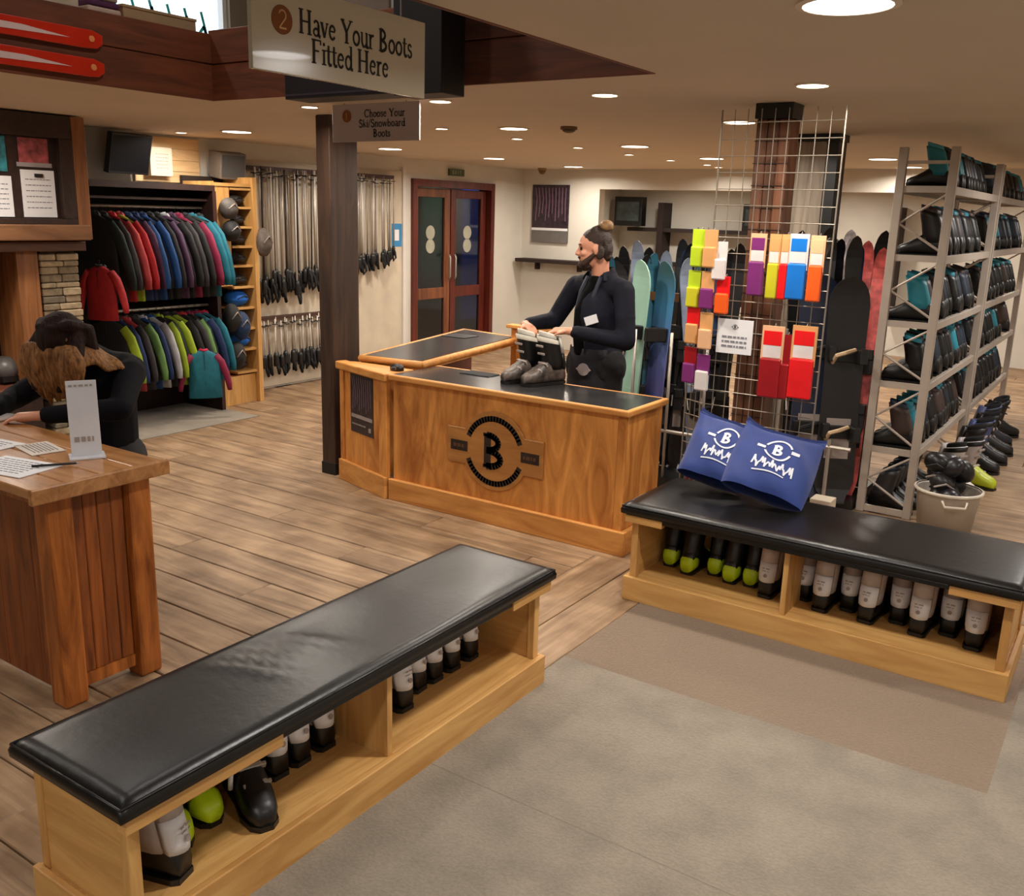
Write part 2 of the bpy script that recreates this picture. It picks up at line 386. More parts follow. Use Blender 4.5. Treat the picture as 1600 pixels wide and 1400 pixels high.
fascia('trim_1', False, OU0, OV0, OV1, 1, 2.87, 'brown board lining on the left side of the ceiling opening')
fascia('trim_2', True, OV1, OU0, OU1, -1, 2.89, 'brown board lining on the far side of the ceiling opening')
fascia('trim_3', False, OU1, OV0, OV1, -1, 2.62, 'brown board lining on the right side of the ceiling opening')
# storey above: walls, windows, roof
UP = mat('upper_wall', (128, 112, 94), .8, var=.04, scale=3)
m = MB(); m.box(-6.9, -6.7, -3, 3.9, 2.62, 4.3); m.box(-6.9, -6.7, 5.62, 6.2, 2.62, 4.3); m.box(-6.9, -6.7, 3.9, 5.62, 2.62, 3.02); m.box(-6.9, -6.7, 3.9, 5.62, 4.05, 4.3)
struct('wall_upper_left', m, UP)
m = MB(); m.box(-6.7, -5.3, 6.0, 6.2, 2.62, 4.3); m.box(-5.3, -4.0, 6.0, 6.2, 2.62, 3.2); m.box(-5.3, -4.0, 6.0, 6.2, 4.1, 4.3); m.box(-4.0, 0, 6.0, 6.2, 2.62, 4.3)
struct('wall_upper_far', m, mat('upper_far', (96, 70, 48), .8, var=.06, scale=3))
struct('wall_upper_right', MB().box(-.2, 0, -3, 6, 2.62, 4.3), UP)
struct('wall_upper_front', MB().box(-6.7, -.2, -3.2, -3, 2.62, 4.3), UP)
struct('ceiling_upper', MB().box(-6.9, 0, -3.2, 6.2, 4.3, 4.4), UP)
GLASSW = mat('bright_window_glass', (225, 240, 250), .2, var=.03, emis=1.5)
def window(nm, box, axis, label, ndiv):
    x0, x1, y0, y1, z0, z1 = box
    fr = MB(); t = .04
    if axis == 'u':
        fr.box(x0-.02, x1+.02, y0, y0+t, z0, z1); fr.box(x0-.02, x1+.02, y1-t, y1, z0, z1)
        fr.box(x0-.02, x1+.02, y0, y1, z0, z0+t); fr.box(x0-.02, x1+.02, y0, y1, z1-t, z1)
    else:
        fr.box(x0, x0+t, y0-.02, y1+.02, z0, z1); fr.box(x1-t, x1, y0-.02, y1+.02, z0, z1)
        fr.box(x0, x1, y0-.02, y1+.02, z0, z0+t); fr.box(x0, x1, y0-.02, y1+.02, z1-t, z1)
    w = struct(nm, fr, WHITEP, label)
    for i in range(ndiv):
        p = MB()
        if axis == 'u': a = y0+t+(y1-y0-2*t)*i/ndiv; b = y0+t+(y1-y0-2*t)*(i+1)/ndiv; p.box(x0+.02, x0+.026, a+.01, b-.01, z0+t, z1-t)
        else: a = x0+t+(x1-x0-2*t)*i/ndiv; b = x0+t+(x1-x0-2*t)*(i+1)/ndiv; p.box(a+.01, b-.01, y0+.02, y0+.026, z0+t, z1-t)
        p.build('pane', GLASSW, w)
    return w
w = window('window_1', (-6.82, -6.76, 3.9, 5.62, 3.02, 4.05), 'u', 'bright window upstairs behind the ceiling opening', 3)
m = MB(); M0 = SIDE(-6.74, 0, 0)
for i in range(9):
    r = random.Random(i); y = 4.05+i*.16
    stroke(m, [(y+r.uniform(-.05, .05), 3.1+r.uniform(0, .1)), (y+.05, 3.28+r.uniform(0, .1)), (y+.1, 3.15), (y+.03, 3.4)], .025, M0)
m.build('window_lettering', mat('teal_print', (40, 160, 160), .5), w)
window('window_2', (-5.3, -4.0, 6.05, 6.11, 3.2, 4.1), 'v', 'pale blue upstairs window behind the hanging sign', 2)

# ================================================================ LIGHT FITTINGS
def lamp(u, v, r, power, col, nm='downlight', label='', grp=None, z=CZ, dm=None):
    t = thing(nm, label, 'ceiling light', (u, v, z), 0, grp)
    ring = MB(); n = 24; R2 = r*1.16
    ring.loft([[(R2*math.cos(2*PI*i/n), R2*math.sin(2*PI*i/n), 0) for i in range(n)], [(R2*math.cos(2*PI*i/n), R2*math.sin(2*PI*i/n), -.006) for i in range(n)],
               [(r*math.cos(2*PI*i/n), r*math.sin(2*PI*i/n), -.009) for i in range(n)], [(r*.98*math.cos(2*PI*i/n), r*.98*math.sin(2*PI*i/n), -.001) for i in range(n)]], cap=False)
    ring.build('lamp_trim', TRIMW, t, world=False)
    MB().disc((0, 0, -.006), r*.98, .004, 24).build('diffuser', dm or LAMPM, t, world=False)
    ld = bpy.data.lights.new('lamp_light', 'AREA'); ld.shape = 'DISK'; ld.size = r*1.8; ld.energy = power; ld.color = col; ld.spread = rad(165)
    lo = bpy.data.objects.new('lamp_light', ld); COL.objects.link(lo); lo.parent = t; lo.location = (0, 0, -.012)
    return t
big = lamp(-.845, 2.905, .125, 30, COOL, 'ceiling_panel_light', 'large round white ceiling light at the top right, nearest the camera', dm=LAMPC)
seen = [(-1.428, 4.497, .07, 1, 'downlight between the big round ceiling light and the top of the timber pillar'),
 (-2.484, 4.47, .065, 1, 'downlight just beyond the pointed right corner of the ceiling opening'),
 (-2.353, 6.003, .10, 1, 'downlight seen through the wire grid left of the timber pillar'),
 (-4.07, 5.983, .10, 1, 'larger downlight above the far counter, left of the smoke detector'),
 (-3.496, 4.395, .06, .25, 'downlight right beside the dark box hanging in the ceiling opening'),
 (-4.488, 4.353, .05, 1, 'downlight below the dark box, just left of the dark post top'),
 (-6.622, 5.576, .12, 1, 'wide downlight over the aisle beside the clothes rail'),
 (-6.702, 7.613, .12, 1, 'wide downlight below the smaller hanging sign, over the ski poles'),
 (-6.522, 9.199, .12, 1, 'wide downlight in front of the brown double door'),
 (-3.999, 7.788, .12, 1, 'wide downlight right of the smoke detector'),
 (-6.478, 10.919, .12, 1, 'wide downlight before the poster on the back wall'),
 (-3.987, 9.499, .12, 1, 'wide downlight deep in the room left of the wire grid'),
 (-2.357, 9.79, .13, 1, 'wide downlight between the wire grid and the metal rack'),
 (-2.385, 11.2, .10, 1, 'downlight seen through the upper bay of the metal rack'),
 (-2.29, 8.054, .05, .5, 'small downlight on the right edge of the wire grid')]
smalls = [(-4.59, 6.799), (-4.622, 5.829), (-4.606, 7.829), (-4.585, 8.814), (-4.569, 9.762), (-4.505, 10.614), (-4.563, 11.1), (-7.25, 5.491)]
for u, v, r, k, lb in seen: lamp(u, v, r, LAMP_W*k*(1.2 if r > .09 else .9), WARM, label=lb)
for i, (u, v) in enumerate(sorted(smalls, key=lambda p: p[1]+(9 if p[0] < -7 else 0))): lamp(u, v, .045, LAMP_W*.4, WARM, 'small_downlight', 'small warm ceiling spot, '+(ordw(i)+' from the front in the line over the far counter' if i < 7 else 'over the jackets beside the pale timber panel'), 'small ceiling spots')
for u, v in [(1.6, 1.2), (1.6, 4.6), (-.9, -.6), (1.6, -2.2), (-5.9, .8), (-6.2, 3.0), (-.2, 7.6), (.2, 10.6), (-3.2, -2.6), (1.6, 7.4)]:  # fill lamps added in the unseen part of the room
    lamp(u, v, .12, LAMP_W*1.45, COOL if u > -3 else WARM, label='added fill downlight in the unseen part of the room', grp='added fill downlights outside the view')
lamp(-3.9, 13.2, .12, LAMP_W*2, WARM, label='downlight in the room beyond the back opening', grp='far room downlights')
lamp(-1.4, 13.2, .12, LAMP_W*1.6, WARM, label='right ceiling light of the room beyond the back opening')
lamp(-6.2, 13.2, .12, LAMP_W*1.6, WARM, label='left ceiling light of the room beyond the back opening')
ld = bpy.data.lights.new('daylight', 'AREA'); ld.shape = 'RECTANGLE'; ld.size = 1.6; ld.size_y = .95; ld.energy = 22; ld.color = (.75, .87, 1)
lo = bpy.data.objects.new('window_daylight', ld); COL.objects.link(lo); lo.parent = w; lo.location = (-6.72, 4.76, 3.53); lo.rotation_euler = (0, rad(-90), 0)

for u, v in [(-5.7, 3.6), (-3.4, 1.0), (-3.4, 3.2), (-5.7, 1.0)]: lamp(u, v, .1, 11, COOL, label='added upstairs light brightening the lining of the opening', grp='added upper storey lights', z=4.3)  # lamps added upstairs to brighten the timber lining
t = thing('smoke_detector', 'round dark smoke detector on the ceiling above the far counter', 'smoke detector', (-3.615, 6.007, CZ))
MB().disc((0, 0, -.02), .06, .02).build('base', mat('detector', (110, 84, 58), .6), t, world=False)
MB().ball((0, 0, -.022), (.048, .048, .022)).build('dome', mat('detector2', (80, 60, 40), .5), t, world=False, smooth=True)
t = thing('security_camera', 'small dome camera in the far ceiling corner by the poster', 'camera', (-7.2, 11.3, CZ))
MB().disc((0, 0, -.03), .06, .03).build('base', mat('camdome', (150, 120, 70), .5), t, world=False)
MB().ball((0, 0, -.035), .05).build('dome', mat('camdome2', (100, 76, 40), .3), t, world=False, smooth=True)
t = thing('exit_sign', 'small dark green exit sign above the brown double door', 'sign', (-7.69, 10.0, 2.34))
MB().box(-7.7, -7.67, 9.85, 10.16, 2.335, 2.42).build('panel', mat('exit_green', (70, 84, 50), .5), t)
m = MB(); M0 = SIDE(-7.669, 10.0, 2.36)
for i, c in enumerate('EXIT'):
    x = -.09+i*.05
    for q in {'E': [[(.03, 0), (0, 0), (0, .04), (.03, .04)], [(0, .02), (.025, .02)]], 'X': [[(0, 0), (.03, .04)], [(0, .04), (.03, 0)]], 'I': [[(.015, 0), (.015, .04)]], 'T': [[(.015, 0), (.015, .04)], [(0, .04), (.03, .04)]]}[c]:
        stroke(m, [(x+a, b) for a, b in q], .008, M0)
m.build('lettering', mat('exit_pale', (150, 160, 120), .5), t)

# ================================================================ LEFT BENCH
def cushion(parent, u0, u1, v0, v1, z0, z1, nu, nv, wr):
    m = MB(); vs = []; idx = {}
    def top(s, tt):
        e = min(s, 1-s)*(u1-u0); f = min(tt, 1-tt)*(v1-v0); d = min(e, f)
        h = z1-.022*(1-min(1, d/.035))**2+.010*math.sin(PI*s)**.5*math.sin(PI*tt)**.5
        return h+wr(s, tt)
    for j in range(nv+1):
        for i in range(nu+1):
            s = i/nu; tt = j/nv
            s2 = .5-.5*math.cos(PI*s) if nu > 6 else s
            vs.append((u0+(u1-u0)*s, v0+(v1-v0)*tt, top(s, tt)))
    fs = [(j*(nu+1)+i, j*(nu+1)+i+1, (j+1)*(nu+1)+i+1, (j+1)*(nu+1)+i) for j in range(nv) for i in range(nu)]
    rim = [j*(nu+1)+i for j, i in [(0, i) for i in range(nu+1)]+[(j, nu) for j in range(1, nv+1)]+[(nv, i) for i in range(nu-1, -1, -1)]+[(j, 0) for j in range(nv-1, 0, -1)]]
    k = len(vs); nr = len(rim); cu = (u0+u1)/2; cv = (v0+v1)/2
    def outw(p, d): return (p[0]+(d if p[0] >= u1-.001 else -d if p[0] <= u0+.001 else 0), p[1]+(d if p[1] >= v1-.001 else -d if p[1] <= v0+.001 else 0))
    for r in rim: x, y = outw(vs[r], .008); vs.append((x, y, z1-.035))
    for r in rim: x, y = outw(vs[r], .006); vs.append((x, y, z0+.008))
    for r in rim: vs.append((vs[r][0], vs[r][1], z0))
    for i in range(nr):
        j = (i+1) % nr
        fs += [(rim[i], k+i, k+j, rim[j]), (k+i, k+nr+i, k+nr+j, k+j), (k+nr+i, k+2*nr+i, k+2*nr+j, k+nr+j)]
    fs.append(tuple(k+2*nr+i for i in range(nr)))
    m.add(vs, fs); return m.build('cushion', LEATH, parent, smooth=True)
def bench(name, label, loc, v_axis, L, D, ztop, div, laths, wr, toe=.03):
    """built in local frame: x along the length, y into depth (0 = front), then turned"""
    t = local(thing(name, label, 'bench', loc, v_axis)); P = lambda mb, n, mt, **k: mb.build(n, mt, t, world=False, **k)
    P(MB().box(0, L, 0, .025, 0, .125), 'front_plinth', PINE, bevel=.004)
    P(MB().box(0, .022, .025, D, 0, .125), 'end_plinth', PINEV, bevel=.004); P(MB().box(L-.022, L, .025, D, 0, .125), 'end_plinth', PINEV, bevel=.004)
    P(MB().box(.022, L-.022, .025, D, .095, .118), 'shelf', PINE)
    P(MB().box(.03, L-.03, D-.03, D-.012, .118, .44), 'back_panel', PINE)
    for x in (.03, L-.05):
        P(MB().box(x, x+.02, .055, D-.03, .118, .44), 'end_panel', PINEV)
        P(MB().box(x-.006, x+.03, .025, .057, .118, .44), 'corner_post', PINEZ, bevel=.003)
        P(MB().box(x-.006, x+.03, D-.045, D-.012, .118, .44), 'corner_post', PINEZ, bevel=.003)
    P(MB().box(div, div+.024, .03, D-.03, .118, .44), 'divider', PINEZ)
    P(MB().box(.01, L-.01, .005, D, .44, .458), 'seat_board', PINE, bevel=.003)
    for a, b in laths: P(MB().box(a, b, -.014, .024, .418, .456), 'edge_lath', PINE, bevel=.003)
    q = MB(); q.box(laths[0][1], laths[-1][0], -.008, .02, .436, .459); P(q, 'fabric_skirt', LEATH, bevel=.004)
    c = cushion(t, -.012, L+.012, -.018, D+.01, .459, ztop, 14, 70, wr) if False else None
    return t
def place_cushion(t, L, D, z1, wr):
    # the cushion uses the same axes: rows along x
    m = MB(); nu, nv = 90, 16; x0, x1, y0, y1, z0 = -.014, L+.014, -.02, D+.012, .459
    vs = []; f2 = []
    for j in range(nv+1):
        for i in range(nu+1):
            s = i/nu; tt = .5-.5*math.cos(PI*j/nv)
            x = x0+(x1-x0)*s; y = y0+(y1-y0)*tt; d = min(x-x0, x1-x, y-y0, y1-y)
            h = z1-.016*(1-min(1, d/.03))**2+.008*(math.sin(PI*s)*math.sin(PI*tt))**.4 if 0 < s < 1 and 0 < tt < 1 else z1-.016
            if 0 < s < 1 and 0 < tt < 1: h += wr(x, y)*min(1, d/.08)
            vs.append((x, y, h))
    fs = [(j*(nu+1)+i, j*(nu+1)+i+1, (j+1)*(nu+1)+i+1, (j+1)*(nu+1)+i) for j in range(nv) for i in range(nu)]
    rim = [i for i in range(nu+1)]+[j*(nu+1)+nu for j in range(1, nv+1)]+[nv*(nu+1)+i for i in range(nu-1, -1, -1)]+[j*(nu+1) for j in range(nv-1, 0, -1)]
    k = len(vs); nr = len(rim)
    def ow(p, d): return (p[0]+(d if p[0] >= x1-1e-4 else -d if p[0] <= x0+1e-4 else 0), p[1]+(d if p[1] >= y1-1e-4 else -d if p[1] <= y0+1e-4 else 0))
    for dd, zz in ((.006, z1-.03), (.004, z0+.006), (-.01, z0)):
        for r in rim: a, b = ow(vs[r], dd); vs.append((a, b, zz))
    for i in range(nr):
        j = (i+1) % nr
        fs += [(rim[i], k+i, k+j, rim[j]), (k+i, k+nr+i, k+nr+j, k+j), (k+nr+i, k+2*nr+i, k+2*nr+j, k+nr+j)]
    fs.append(tuple(k+2*nr+i for i in range(nr)))
    m.add(vs, fs).build('cushion', LEATH, t, world=False, smooth=True)
    pip = MB(); zz = z1-.014; pts = [(x0, y0, zz), (x1, y0, zz), (x1, y1, zz), (x0, y1, zz), (x0, y0, zz)]
    for a, b in zip(pts, pts[1:]): pip.tube([a, b], .004, 6)
    pip.build('piping', LEATH, t, world=False, smooth=True)
def wrL(x, y):
    h = -.008*math.exp(-((x-.9)/.5)**2)
    for k in range(5):
        c = .62+k*.07
        h += .011*math.exp(-(((x-c)+.45*(y-.25))/.015)**2)*math.exp(-((y-.27)/.11)**2)
    return h+.002*math.sin(x*9+y*7)
def wrR(x, y): return .002*math.sin(x*7+y*5)-.004*math.exp(-((x-.9)/.4)**2)
# left bench: length along v, front towards +u.  local x -> +v, local y -> -u
bl = bench('storage_bench', 'long black-cushioned pine bench in the left foreground, boots underneath', (-1.845, 1.12, 0), rad(90), 1.93, .45, .515, .985, [(.0, .50), (1.66, 1.93)], wrL)
place_cushion(bl, 1.93, .45, .515, wrL)
# right bench: length along u, front towards -v
br = bench('storage_bench', 'black-cushioned pine bench in front of the metal rack with two blue bags on it', (-2.005, 4.04, 0), 0, 1.765, .60, .515, .80, [(.0, .20), (1.5, 1.765)], wrR)
place_cushion(br, 1.765, .60, .515, wrR)

# ================================================================ BOOTS
def ring(cx, rx, ry, z, n=14, lean=0., p=2.3):
    out = []
    for i in range(n):
        a = 2*PI*i/n; c, s = math.cos(a), math.sin(a)
        x = rx*abs(c)**(2/p)*(1 if c > 0 else -1); y = ry*abs(s)**(2/p)*(1 if s > 0 else -1)
        out.append((cx+x, y, z+lean*x))
    return out
def xring(x, w, z0, h, n=14, p=2.6):
    out = []
    for i in range(n):
        a = 2*PI*i/n; c, s = math.cos(a), math.sin(a)
        y = w*abs(c)**(2/p)*(1 if c > 0 else -1); z = h/2*abs(s)**(2/p)*(1 if s > 0 else -1)
        out.append((x, y, z0+h/2+z))
    return out
def make_boot(name, label, cat, shell, cuff, liner, strap, trim, tagm=None, simple=False, grp=None, toe=None):
    t = local(thing(name, label, cat, (0, 0, -50), 0, grp)); B = lambda mb, n, mt, **k: mb.build(n, mt, t, world=False, **k)
    out = [(-.14, -.03), (-.12, -.042), (0, -.042), (.09, -.054), (.15, -.044), (.175, -.02), (.175, .02), (.15, .044), (.09, .054), (0, .042), (-.12, .042), (-.14, .03)]
    B(MB().prism(out, 0, .018), 'sole', BLACK)
    m = MB(); m.loft([xring(x, w, .012, h) for x, w, h in [(-.138, .03, .07), (-.125, .041, .12), (-.07, .045, .155), (0, .047, .15), (.05, .051, .115), (.1, .053, .085), (.14, .046, .07), (.165, .033, .055), (.172, .018, .035)]])
    B(m, 'shell', shell if toe is None else BLACK, smooth=True)
    if toe is not None:
        q = MB(); q.loft([xring(x, w+.002, .014, h+.003) for x, w, h in [(.098, .052, .086), (.115, .053, .08), (.14, .046, .07), (.165, .034, .056), (.174, .018, .036)]]); B(q, 'toe_cap', toe, smooth=True)
        q = MB(); q.loft([xring(x, w+.003, .014, h) for x, w, h in [(-.142, .03, .07), (-.128, .041, .10), (-.09, .045, .115), (-.06, .045, .10)]]); B(q, 'heel_cap', toe, smooth=True)
    m = MB(); m.loft([ring(-.055, .072, .05, .095), ring(-.05, .075, .053, .14, lean=.1), ring(-.035, .072, .054, .20, lean=.15), ring(-.018, .07, .055, .26, lean=.2), ring(-.008, .068, .056, .295, lean=.25), ring(-.01, .058, .047, .292, lean=.25), ring(-.02, .052, .042, .2)], cap=True)
    B(m, 'cuff', cuff, smooth=True)
    m = MB(); m.loft([ring(-.015, .056, .045, .25, lean=.25), ring(-.006, .06, .048, .315, lean=.3), ring(-.004, .055, .043, .325, lean=.3), ring(-.006, .046, .035, .315, lean=.3), ring(-.015, .04, .03, .24)])
    B(m, 'liner', liner, smooth=True)
    if simple: return t
    m = MB(); m.loft([ring(-.014, .0725, .058, .262, lean=.2), ring(-.008, .0725, .0595, .29, lean=.25), ring(-.008, .07, .057, .291, lean=.25), ring(-.014, .07, .0555, .261, lean=.2)], cap=False)
    B(m, 'power_strap', strap, smooth=True)
    for x, z, tilt in ((.075, .10, .6), (.03, .135, .5)):
        q = MB(); M0 = Matrix.Translation((x, 0, z)) @ Matrix.Rotation(tilt, 4, 'Y')
        q.box(-.008, .008, -.035, .038, -.003, .006, M0); q.box(-.006, .006, .03, .052, -.02, .002, M0)
        B(q, 'buckle', trim, bevel=.002, seg=1)
    for z in (.185, .235):
        q = MB(); M0 = Matrix.Translation((.042+(z-.185)*.28, 0, z+.012)) @ Matrix.Rotation(-1.28+PI/2-.0, 4, 'Y')
        q.box(-.004, .006, -.034, .036, -.007, .007, Matrix.Translation((.038+(z-.185)*.3, 0, z+.01)))
        B(q, 'buckle', trim, bevel=.002, seg=1)
    if tagm:
        def arcrow(x, z, w, d=.012): return [(x-d*(abs(k)/3)**2*2.2, w*k/3, z) for k in range(-3, 4)]
        rows = [(-.150, .092, .040), (-.146, .12, .044), (-.140, .155, .045), (-.132, .192, .045)]; rows2 = [(-.1315, .196, .0455), (-.118, .25, .0455), (-.104, .30, .043)]
        for nm_, rr, mm in (('back_panel', rows, tagm), ('upper_panel', rows2, cuff)):
            q = MB(); q.loft([[(-px, y, z) for px, y, z in arcrow(-r[0], r[1], r[2])]+[(-px+.02, y, z) for px, y, z in reversed(arcrow(-r[0], r[1], r[2]))] for r in rr]); B(q, nm_, mm, smooth=True)
        M0 = Matrix.Translation((-.1425, 0, .15)) @ Matrix.Rotation(PI, 4, 'Z') @ Matrix.Rotation(rad(-10), 4, 'Y')
        q = MB(); MM = M0 @ frame((.0062, 0, 0), (0, 1, 0), (0, 0, 1), (1, 0, 0))
        scribble(q, MM, -.02, .02, .018, .006, 3); scribble(q, MM, -.02, .015, .004, .004, 5); q.disc((0, -.02, 0), .010, .001, 12, MM)
        B(q, 'print', GREYP)
    return t
TAGM = mat('boot_white_panel', (222, 220, 222), .5, var=.03)
CUFFW = mat('boot_pale_cuff', (178, 166, 160), .5, var=.06)
boot_w = make_boot('ski_boot', 'proto', 'ski boot', BLACK, CUFFW, BLACKF, WHITEP, GREYP, TAGM)
boot_n = make_boot('ski_boot', 'proto', 'ski boot', BLACK, BLACK, BLACKF, BLACK, mat('buckle_dark', (110, 118, 90), .4, .4), toe=NEON)
boot_k = make_boot('ski_boot', 'proto', 'ski boot', BLACK, BLACK, BLACKF, WHITEP, METAL)
q = MB(); q.loft([ring(-.045, .0775, .057, .150, lean=.2), ring(-.038, .0765, .0585, .20, lean=.25), ring(-.038, .073, .056, .202, lean=.25), ring(-.045, .074, .055, .149, lean=.2)], cap=False)
q.tube([(.03, -.055, .14), (.035, -.06, .11), (.03, -.06, .08)], .008, 6); q.build('ankle_strap', WHITEP, boot_k, world=False, smooth=True)
boot_r = make_boot('ski_boot', 'proto', 'ski boot', BLACK, mat('boot_grey', (52, 52, 55), .4), mat('teal_liner', (34, 120, 140), .7), BLACK, GREYP, simple=True)
used = set()
def put(pr, loc, rz, label, grp=None, recol=None, rot=None, sc=1.):
    return dup(pr, loc, rot or (0, 0, rz), label, grp, recol, sc if sc != 1. else None)
ZB = .118
# under the left bench: toes towards +u
GL_ = 'ski boots under the left bench'
L1 = [(boot_w, -2.12, 1.265, 'white-fronted black ski boot nearest the near end of the left bench'),
      (boot_n, -2.2, 1.43, 'neon yellow ski boot second from the near end under the left bench'),
      (boot_n, -2.22, 1.55, 'neon yellow ski boot beside the pulled-out black one under the left bench'),
      (boot_k, -2.08, 1.67, 'large black ski boot with white strap pulled forward under the left bench'),
      (boot_w, -2.24, 1.82, 'white-cuffed ski boot just behind the big black one under the left bench'),
      (boot_w, -2.24, 1.91, 'white-cuffed ski boot in the middle of the row left of the bench divider'),
      (boot_w, -2.24, 2.03, 'white-cuffed ski boot close against the near side of the left bench divider'),
      (boot_w, -2.24, 2.25, 'white-fronted ski boot half hidden just past the left bench divider'),
      (boot_w, -2.23, 2.385, 'ski boot with round white front, second past the left bench divider'),
      (boot_w, -2.24, 2.51, 'white-cuffed ski boot, third past the left bench divider'),
      (boot_w, -2.24, 2.62, 'white-cuffed ski boot, fourth past the left bench divider'),
      (boot_w, -2.24, 2.73, 'white-cuffed ski boot, last but one at the far end of the left bench'),
      (boot_w, -2.23, 2.85, 'white-cuffed ski boot at the far end under the left bench')]
for i, (pr, u, v, lb) in enumerate(L1):
    if pr is boot_w: put(pr, (-2.055 if i == 0 else -2.20+(.05 if i in (7, 8) else 0), v+(.035 if i == 0 else 0), ZB), rad(180+random.uniform(-5, 5)+(20 if i == 0 else 0)), lb, GL_, sc=1.0 if i == 0 else .97)
    else: put(pr, (u+.02, v, ZB), rad(random.uniform(-8, 0)) if i != 3 else rad(-22), lb, GL_, sc=.93 if i != 3 else 1.0)
R1 = [(boot_n, -1.89, 4.44, 'neon yellow ski boot nearest the left end of the right bench'),
      (boot_n, -1.76, 4.39, 'second neon yellow ski boot, standing forward under the right bench'),
      (boot_n, -1.65, 4.46, 'third neon yellow ski boot under the right bench, set back'),
      (boot_n, -1.54, 4.41, 'fourth neon yellow ski boot under the right bench'),
      (boot_n, -1.44, 4.43, 'fifth neon yellow ski boot, beside the white one under the right bench')]
for pr, u, v, lb in R1: put(pr, (u, v, ZB), rad(90+random.uniform(-6, 6)), lb, 'neon ski boots under the right bench', sc=.88)
nm = ['left of the divider', 'just right of the divider', 'second right of the divider', 'third right of the divider', 'fourth right of the divider',
      'fifth right of the divider', 'sixth right of the divider', 'last but one at the right end', 'at the far right end']
for i, u in enumerate([-1.245 - .01, -1.165, -1.065, -.955, -.85, -.74, -.63, -.52, -.41]):
    if i == 1: u = -1.165
    v = 4.43 if i % 2 == 1 else 4.345
    put(boot_w, (u if i else -1.33, v, ZB), rad(90+random.uniform(-4, 4)), 'white-cuffed black ski boot under the right bench, '+nm[i], 'white ski boots under the right bench',
        recol=None if i % 2 == 0 else {'upper_panel': mat('boot_taupe', (146, 132, 126), .5)}, sc=.92)
# the pair on the counter
for k, (u, lb) in enumerate([(-3.25, 'left of the pair of white-topped ski boots standing on the counter'), (-3.09, 'right of the pair of white-topped ski boots standing on the counter')]):
    put(boot_w, (u, 4.97, .853), rad(-108-4*k), lb, None, {'cuff': BLACK, 'shell': mat('boot_mottled', (84, 74, 68), .4, var=.8, scale=30), 'back_panel': BLACK, 'upper_panel': mat('liner_white', (205, 200, 188), .8), 'liner': mat('liner_white', (205, 200, 188), .8), 'power_strap': mat('liner_white2', (196, 190, 176), .8)}, sc=1.0)

# ================================================================ COUNTER
ct = thing('service_counter', 'golden plywood service counter with a round black B emblem on its front', 'counter', (-3.2, 4.8, 0))
B = lambda mb, n, mt, **k: mb.build(n, mt, ct, **k)
B(MB().box(-4.03, -2.32, 4.6, 4.62, .0, .82), 'front_panel', PLY)
B(MB().box(-2.34, -2.315, 4.62, 5.06, .0, .82), 'end_panel', PLY); B(MB().box(-4.03, -4.0, 4.62, 5.06, 0, .82), 'end_panel', PLY)
B(MB().box(-2.36, -2.31, 4.588, 4.61, .13, .822), 'corner_trim', PLY, bevel=.004)
B(MB().box(-4.0, -2.34, 5.02, 5.06, .3, .34), 'inner_shelf', PLYX)
B(MB().box(-4.05, -2.275, 4.565, 4.6, 0, .145), 'plinth', PLYX, bevel=.006)
B(MB().box(-2.31, -2.275, 4.6, 5.07, 0, .145), 'plinth', PLYY, bevel=.006)
B(MB().box(-4.03, -2.32, 4.592, 5.07, .82, .845), 'top_board', PLYX)
B(MB().box(-4.05, -2.285, 4.565, 4.60, .815, .853), 'top_edging', PLYX, bevel=.01, seg=3); B(MB().box(-2.32, -2.285, 4.6, 5.085, .815, .853), 'top_edging', PLYY, bevel=.01, seg=3)
B(MB().box(-4.05, -2.32, 5.065, 5.085, .815, .853), 'top_edging', PLYX, bevel=.006, seg=2)
B(MB().box(-4.03, -2.32, 4.6, 5.066, .845, .851), 'top_surface', DARKTOP)
# emblem
M0 = FRONT(-3.205, 4.6, .468)
pl = MB(); pts = []
R = .25
hw, hh = .36, .115
a0 = math.degrees(math.asin(hh/R))
pts = [(hw, -hh), (hw, hh)]+arc(0, 0, R, R, a0, 180-a0, 24)+[(-hw, hh), (-hw, -hh)]+arc(0, 0, R, R, 180+a0, 360-a0, 24)
pl.prism(pts, 0, .014, M0); plq = B(pl, 'emblem_plaque', wood('plaque_wood', (150, 96, 44), (182, 126, 64), 'x', 8), bevel=.003, seg=1)
em = MB(); emblem(em, M0 @ Matrix.Translation((0, 0, .0142)), .205)
em.build('emblem', mat('emblem_black', (34, 20, 12), .6, var=.1), plq)
em = MB()
for s in (-1, 1): scribble(em, M0 @ Matrix.Translation((0, 0, .0166)), s*.265-.045, s*.265+.045, 0, .022, 7+s)
em.build('emblem_lettering', mat('emblem_brown', (84, 52, 28), .6), plq)
# angled left section
cw = thing('counter_wing', 'narrow angled plywood counter section with a dark poster, beside the dark post', 'counter', (-4.35, 4.75, 0))
def quad(a, b, c, d): return [a, b, c, d]
A1, A2 = (-4.655, 4.755), (-4.055, 4.575)
dv = Vector((A2[0]-A1[0], A2[1]-A1[1], 0)).normalized(); nv = Vector((dv.y, -dv.x, 0))
MW = frame((A1[0], A1[1], 0), dv, (0, 0, 1), nv)     # x along, y up, z outward
LW = math.hypot(A2[0]-A1[0], A2[1]-A1[1])
Cw = lambda mb, n, mt, **k: mb.build(n, mt, cw, **k)
Cw(MB().box(.0, LW-.01, 0, .815, -.02, -.0, MW), 'front_panel', PLY)
Cw(MB().box(.0, .05, .14, .815, 0, .012, MW), 'frame_stile', PLY, bevel=.003); Cw(MB().box(LW-.1, LW-.01, .14, .815, 0, .012, MW), 'frame_stile', PLY, bevel=.003)
Cw(MB().box(-.0, LW-.005, 0, .15, 0, .03, MW), 'plinth', PLYX, bevel=.005)
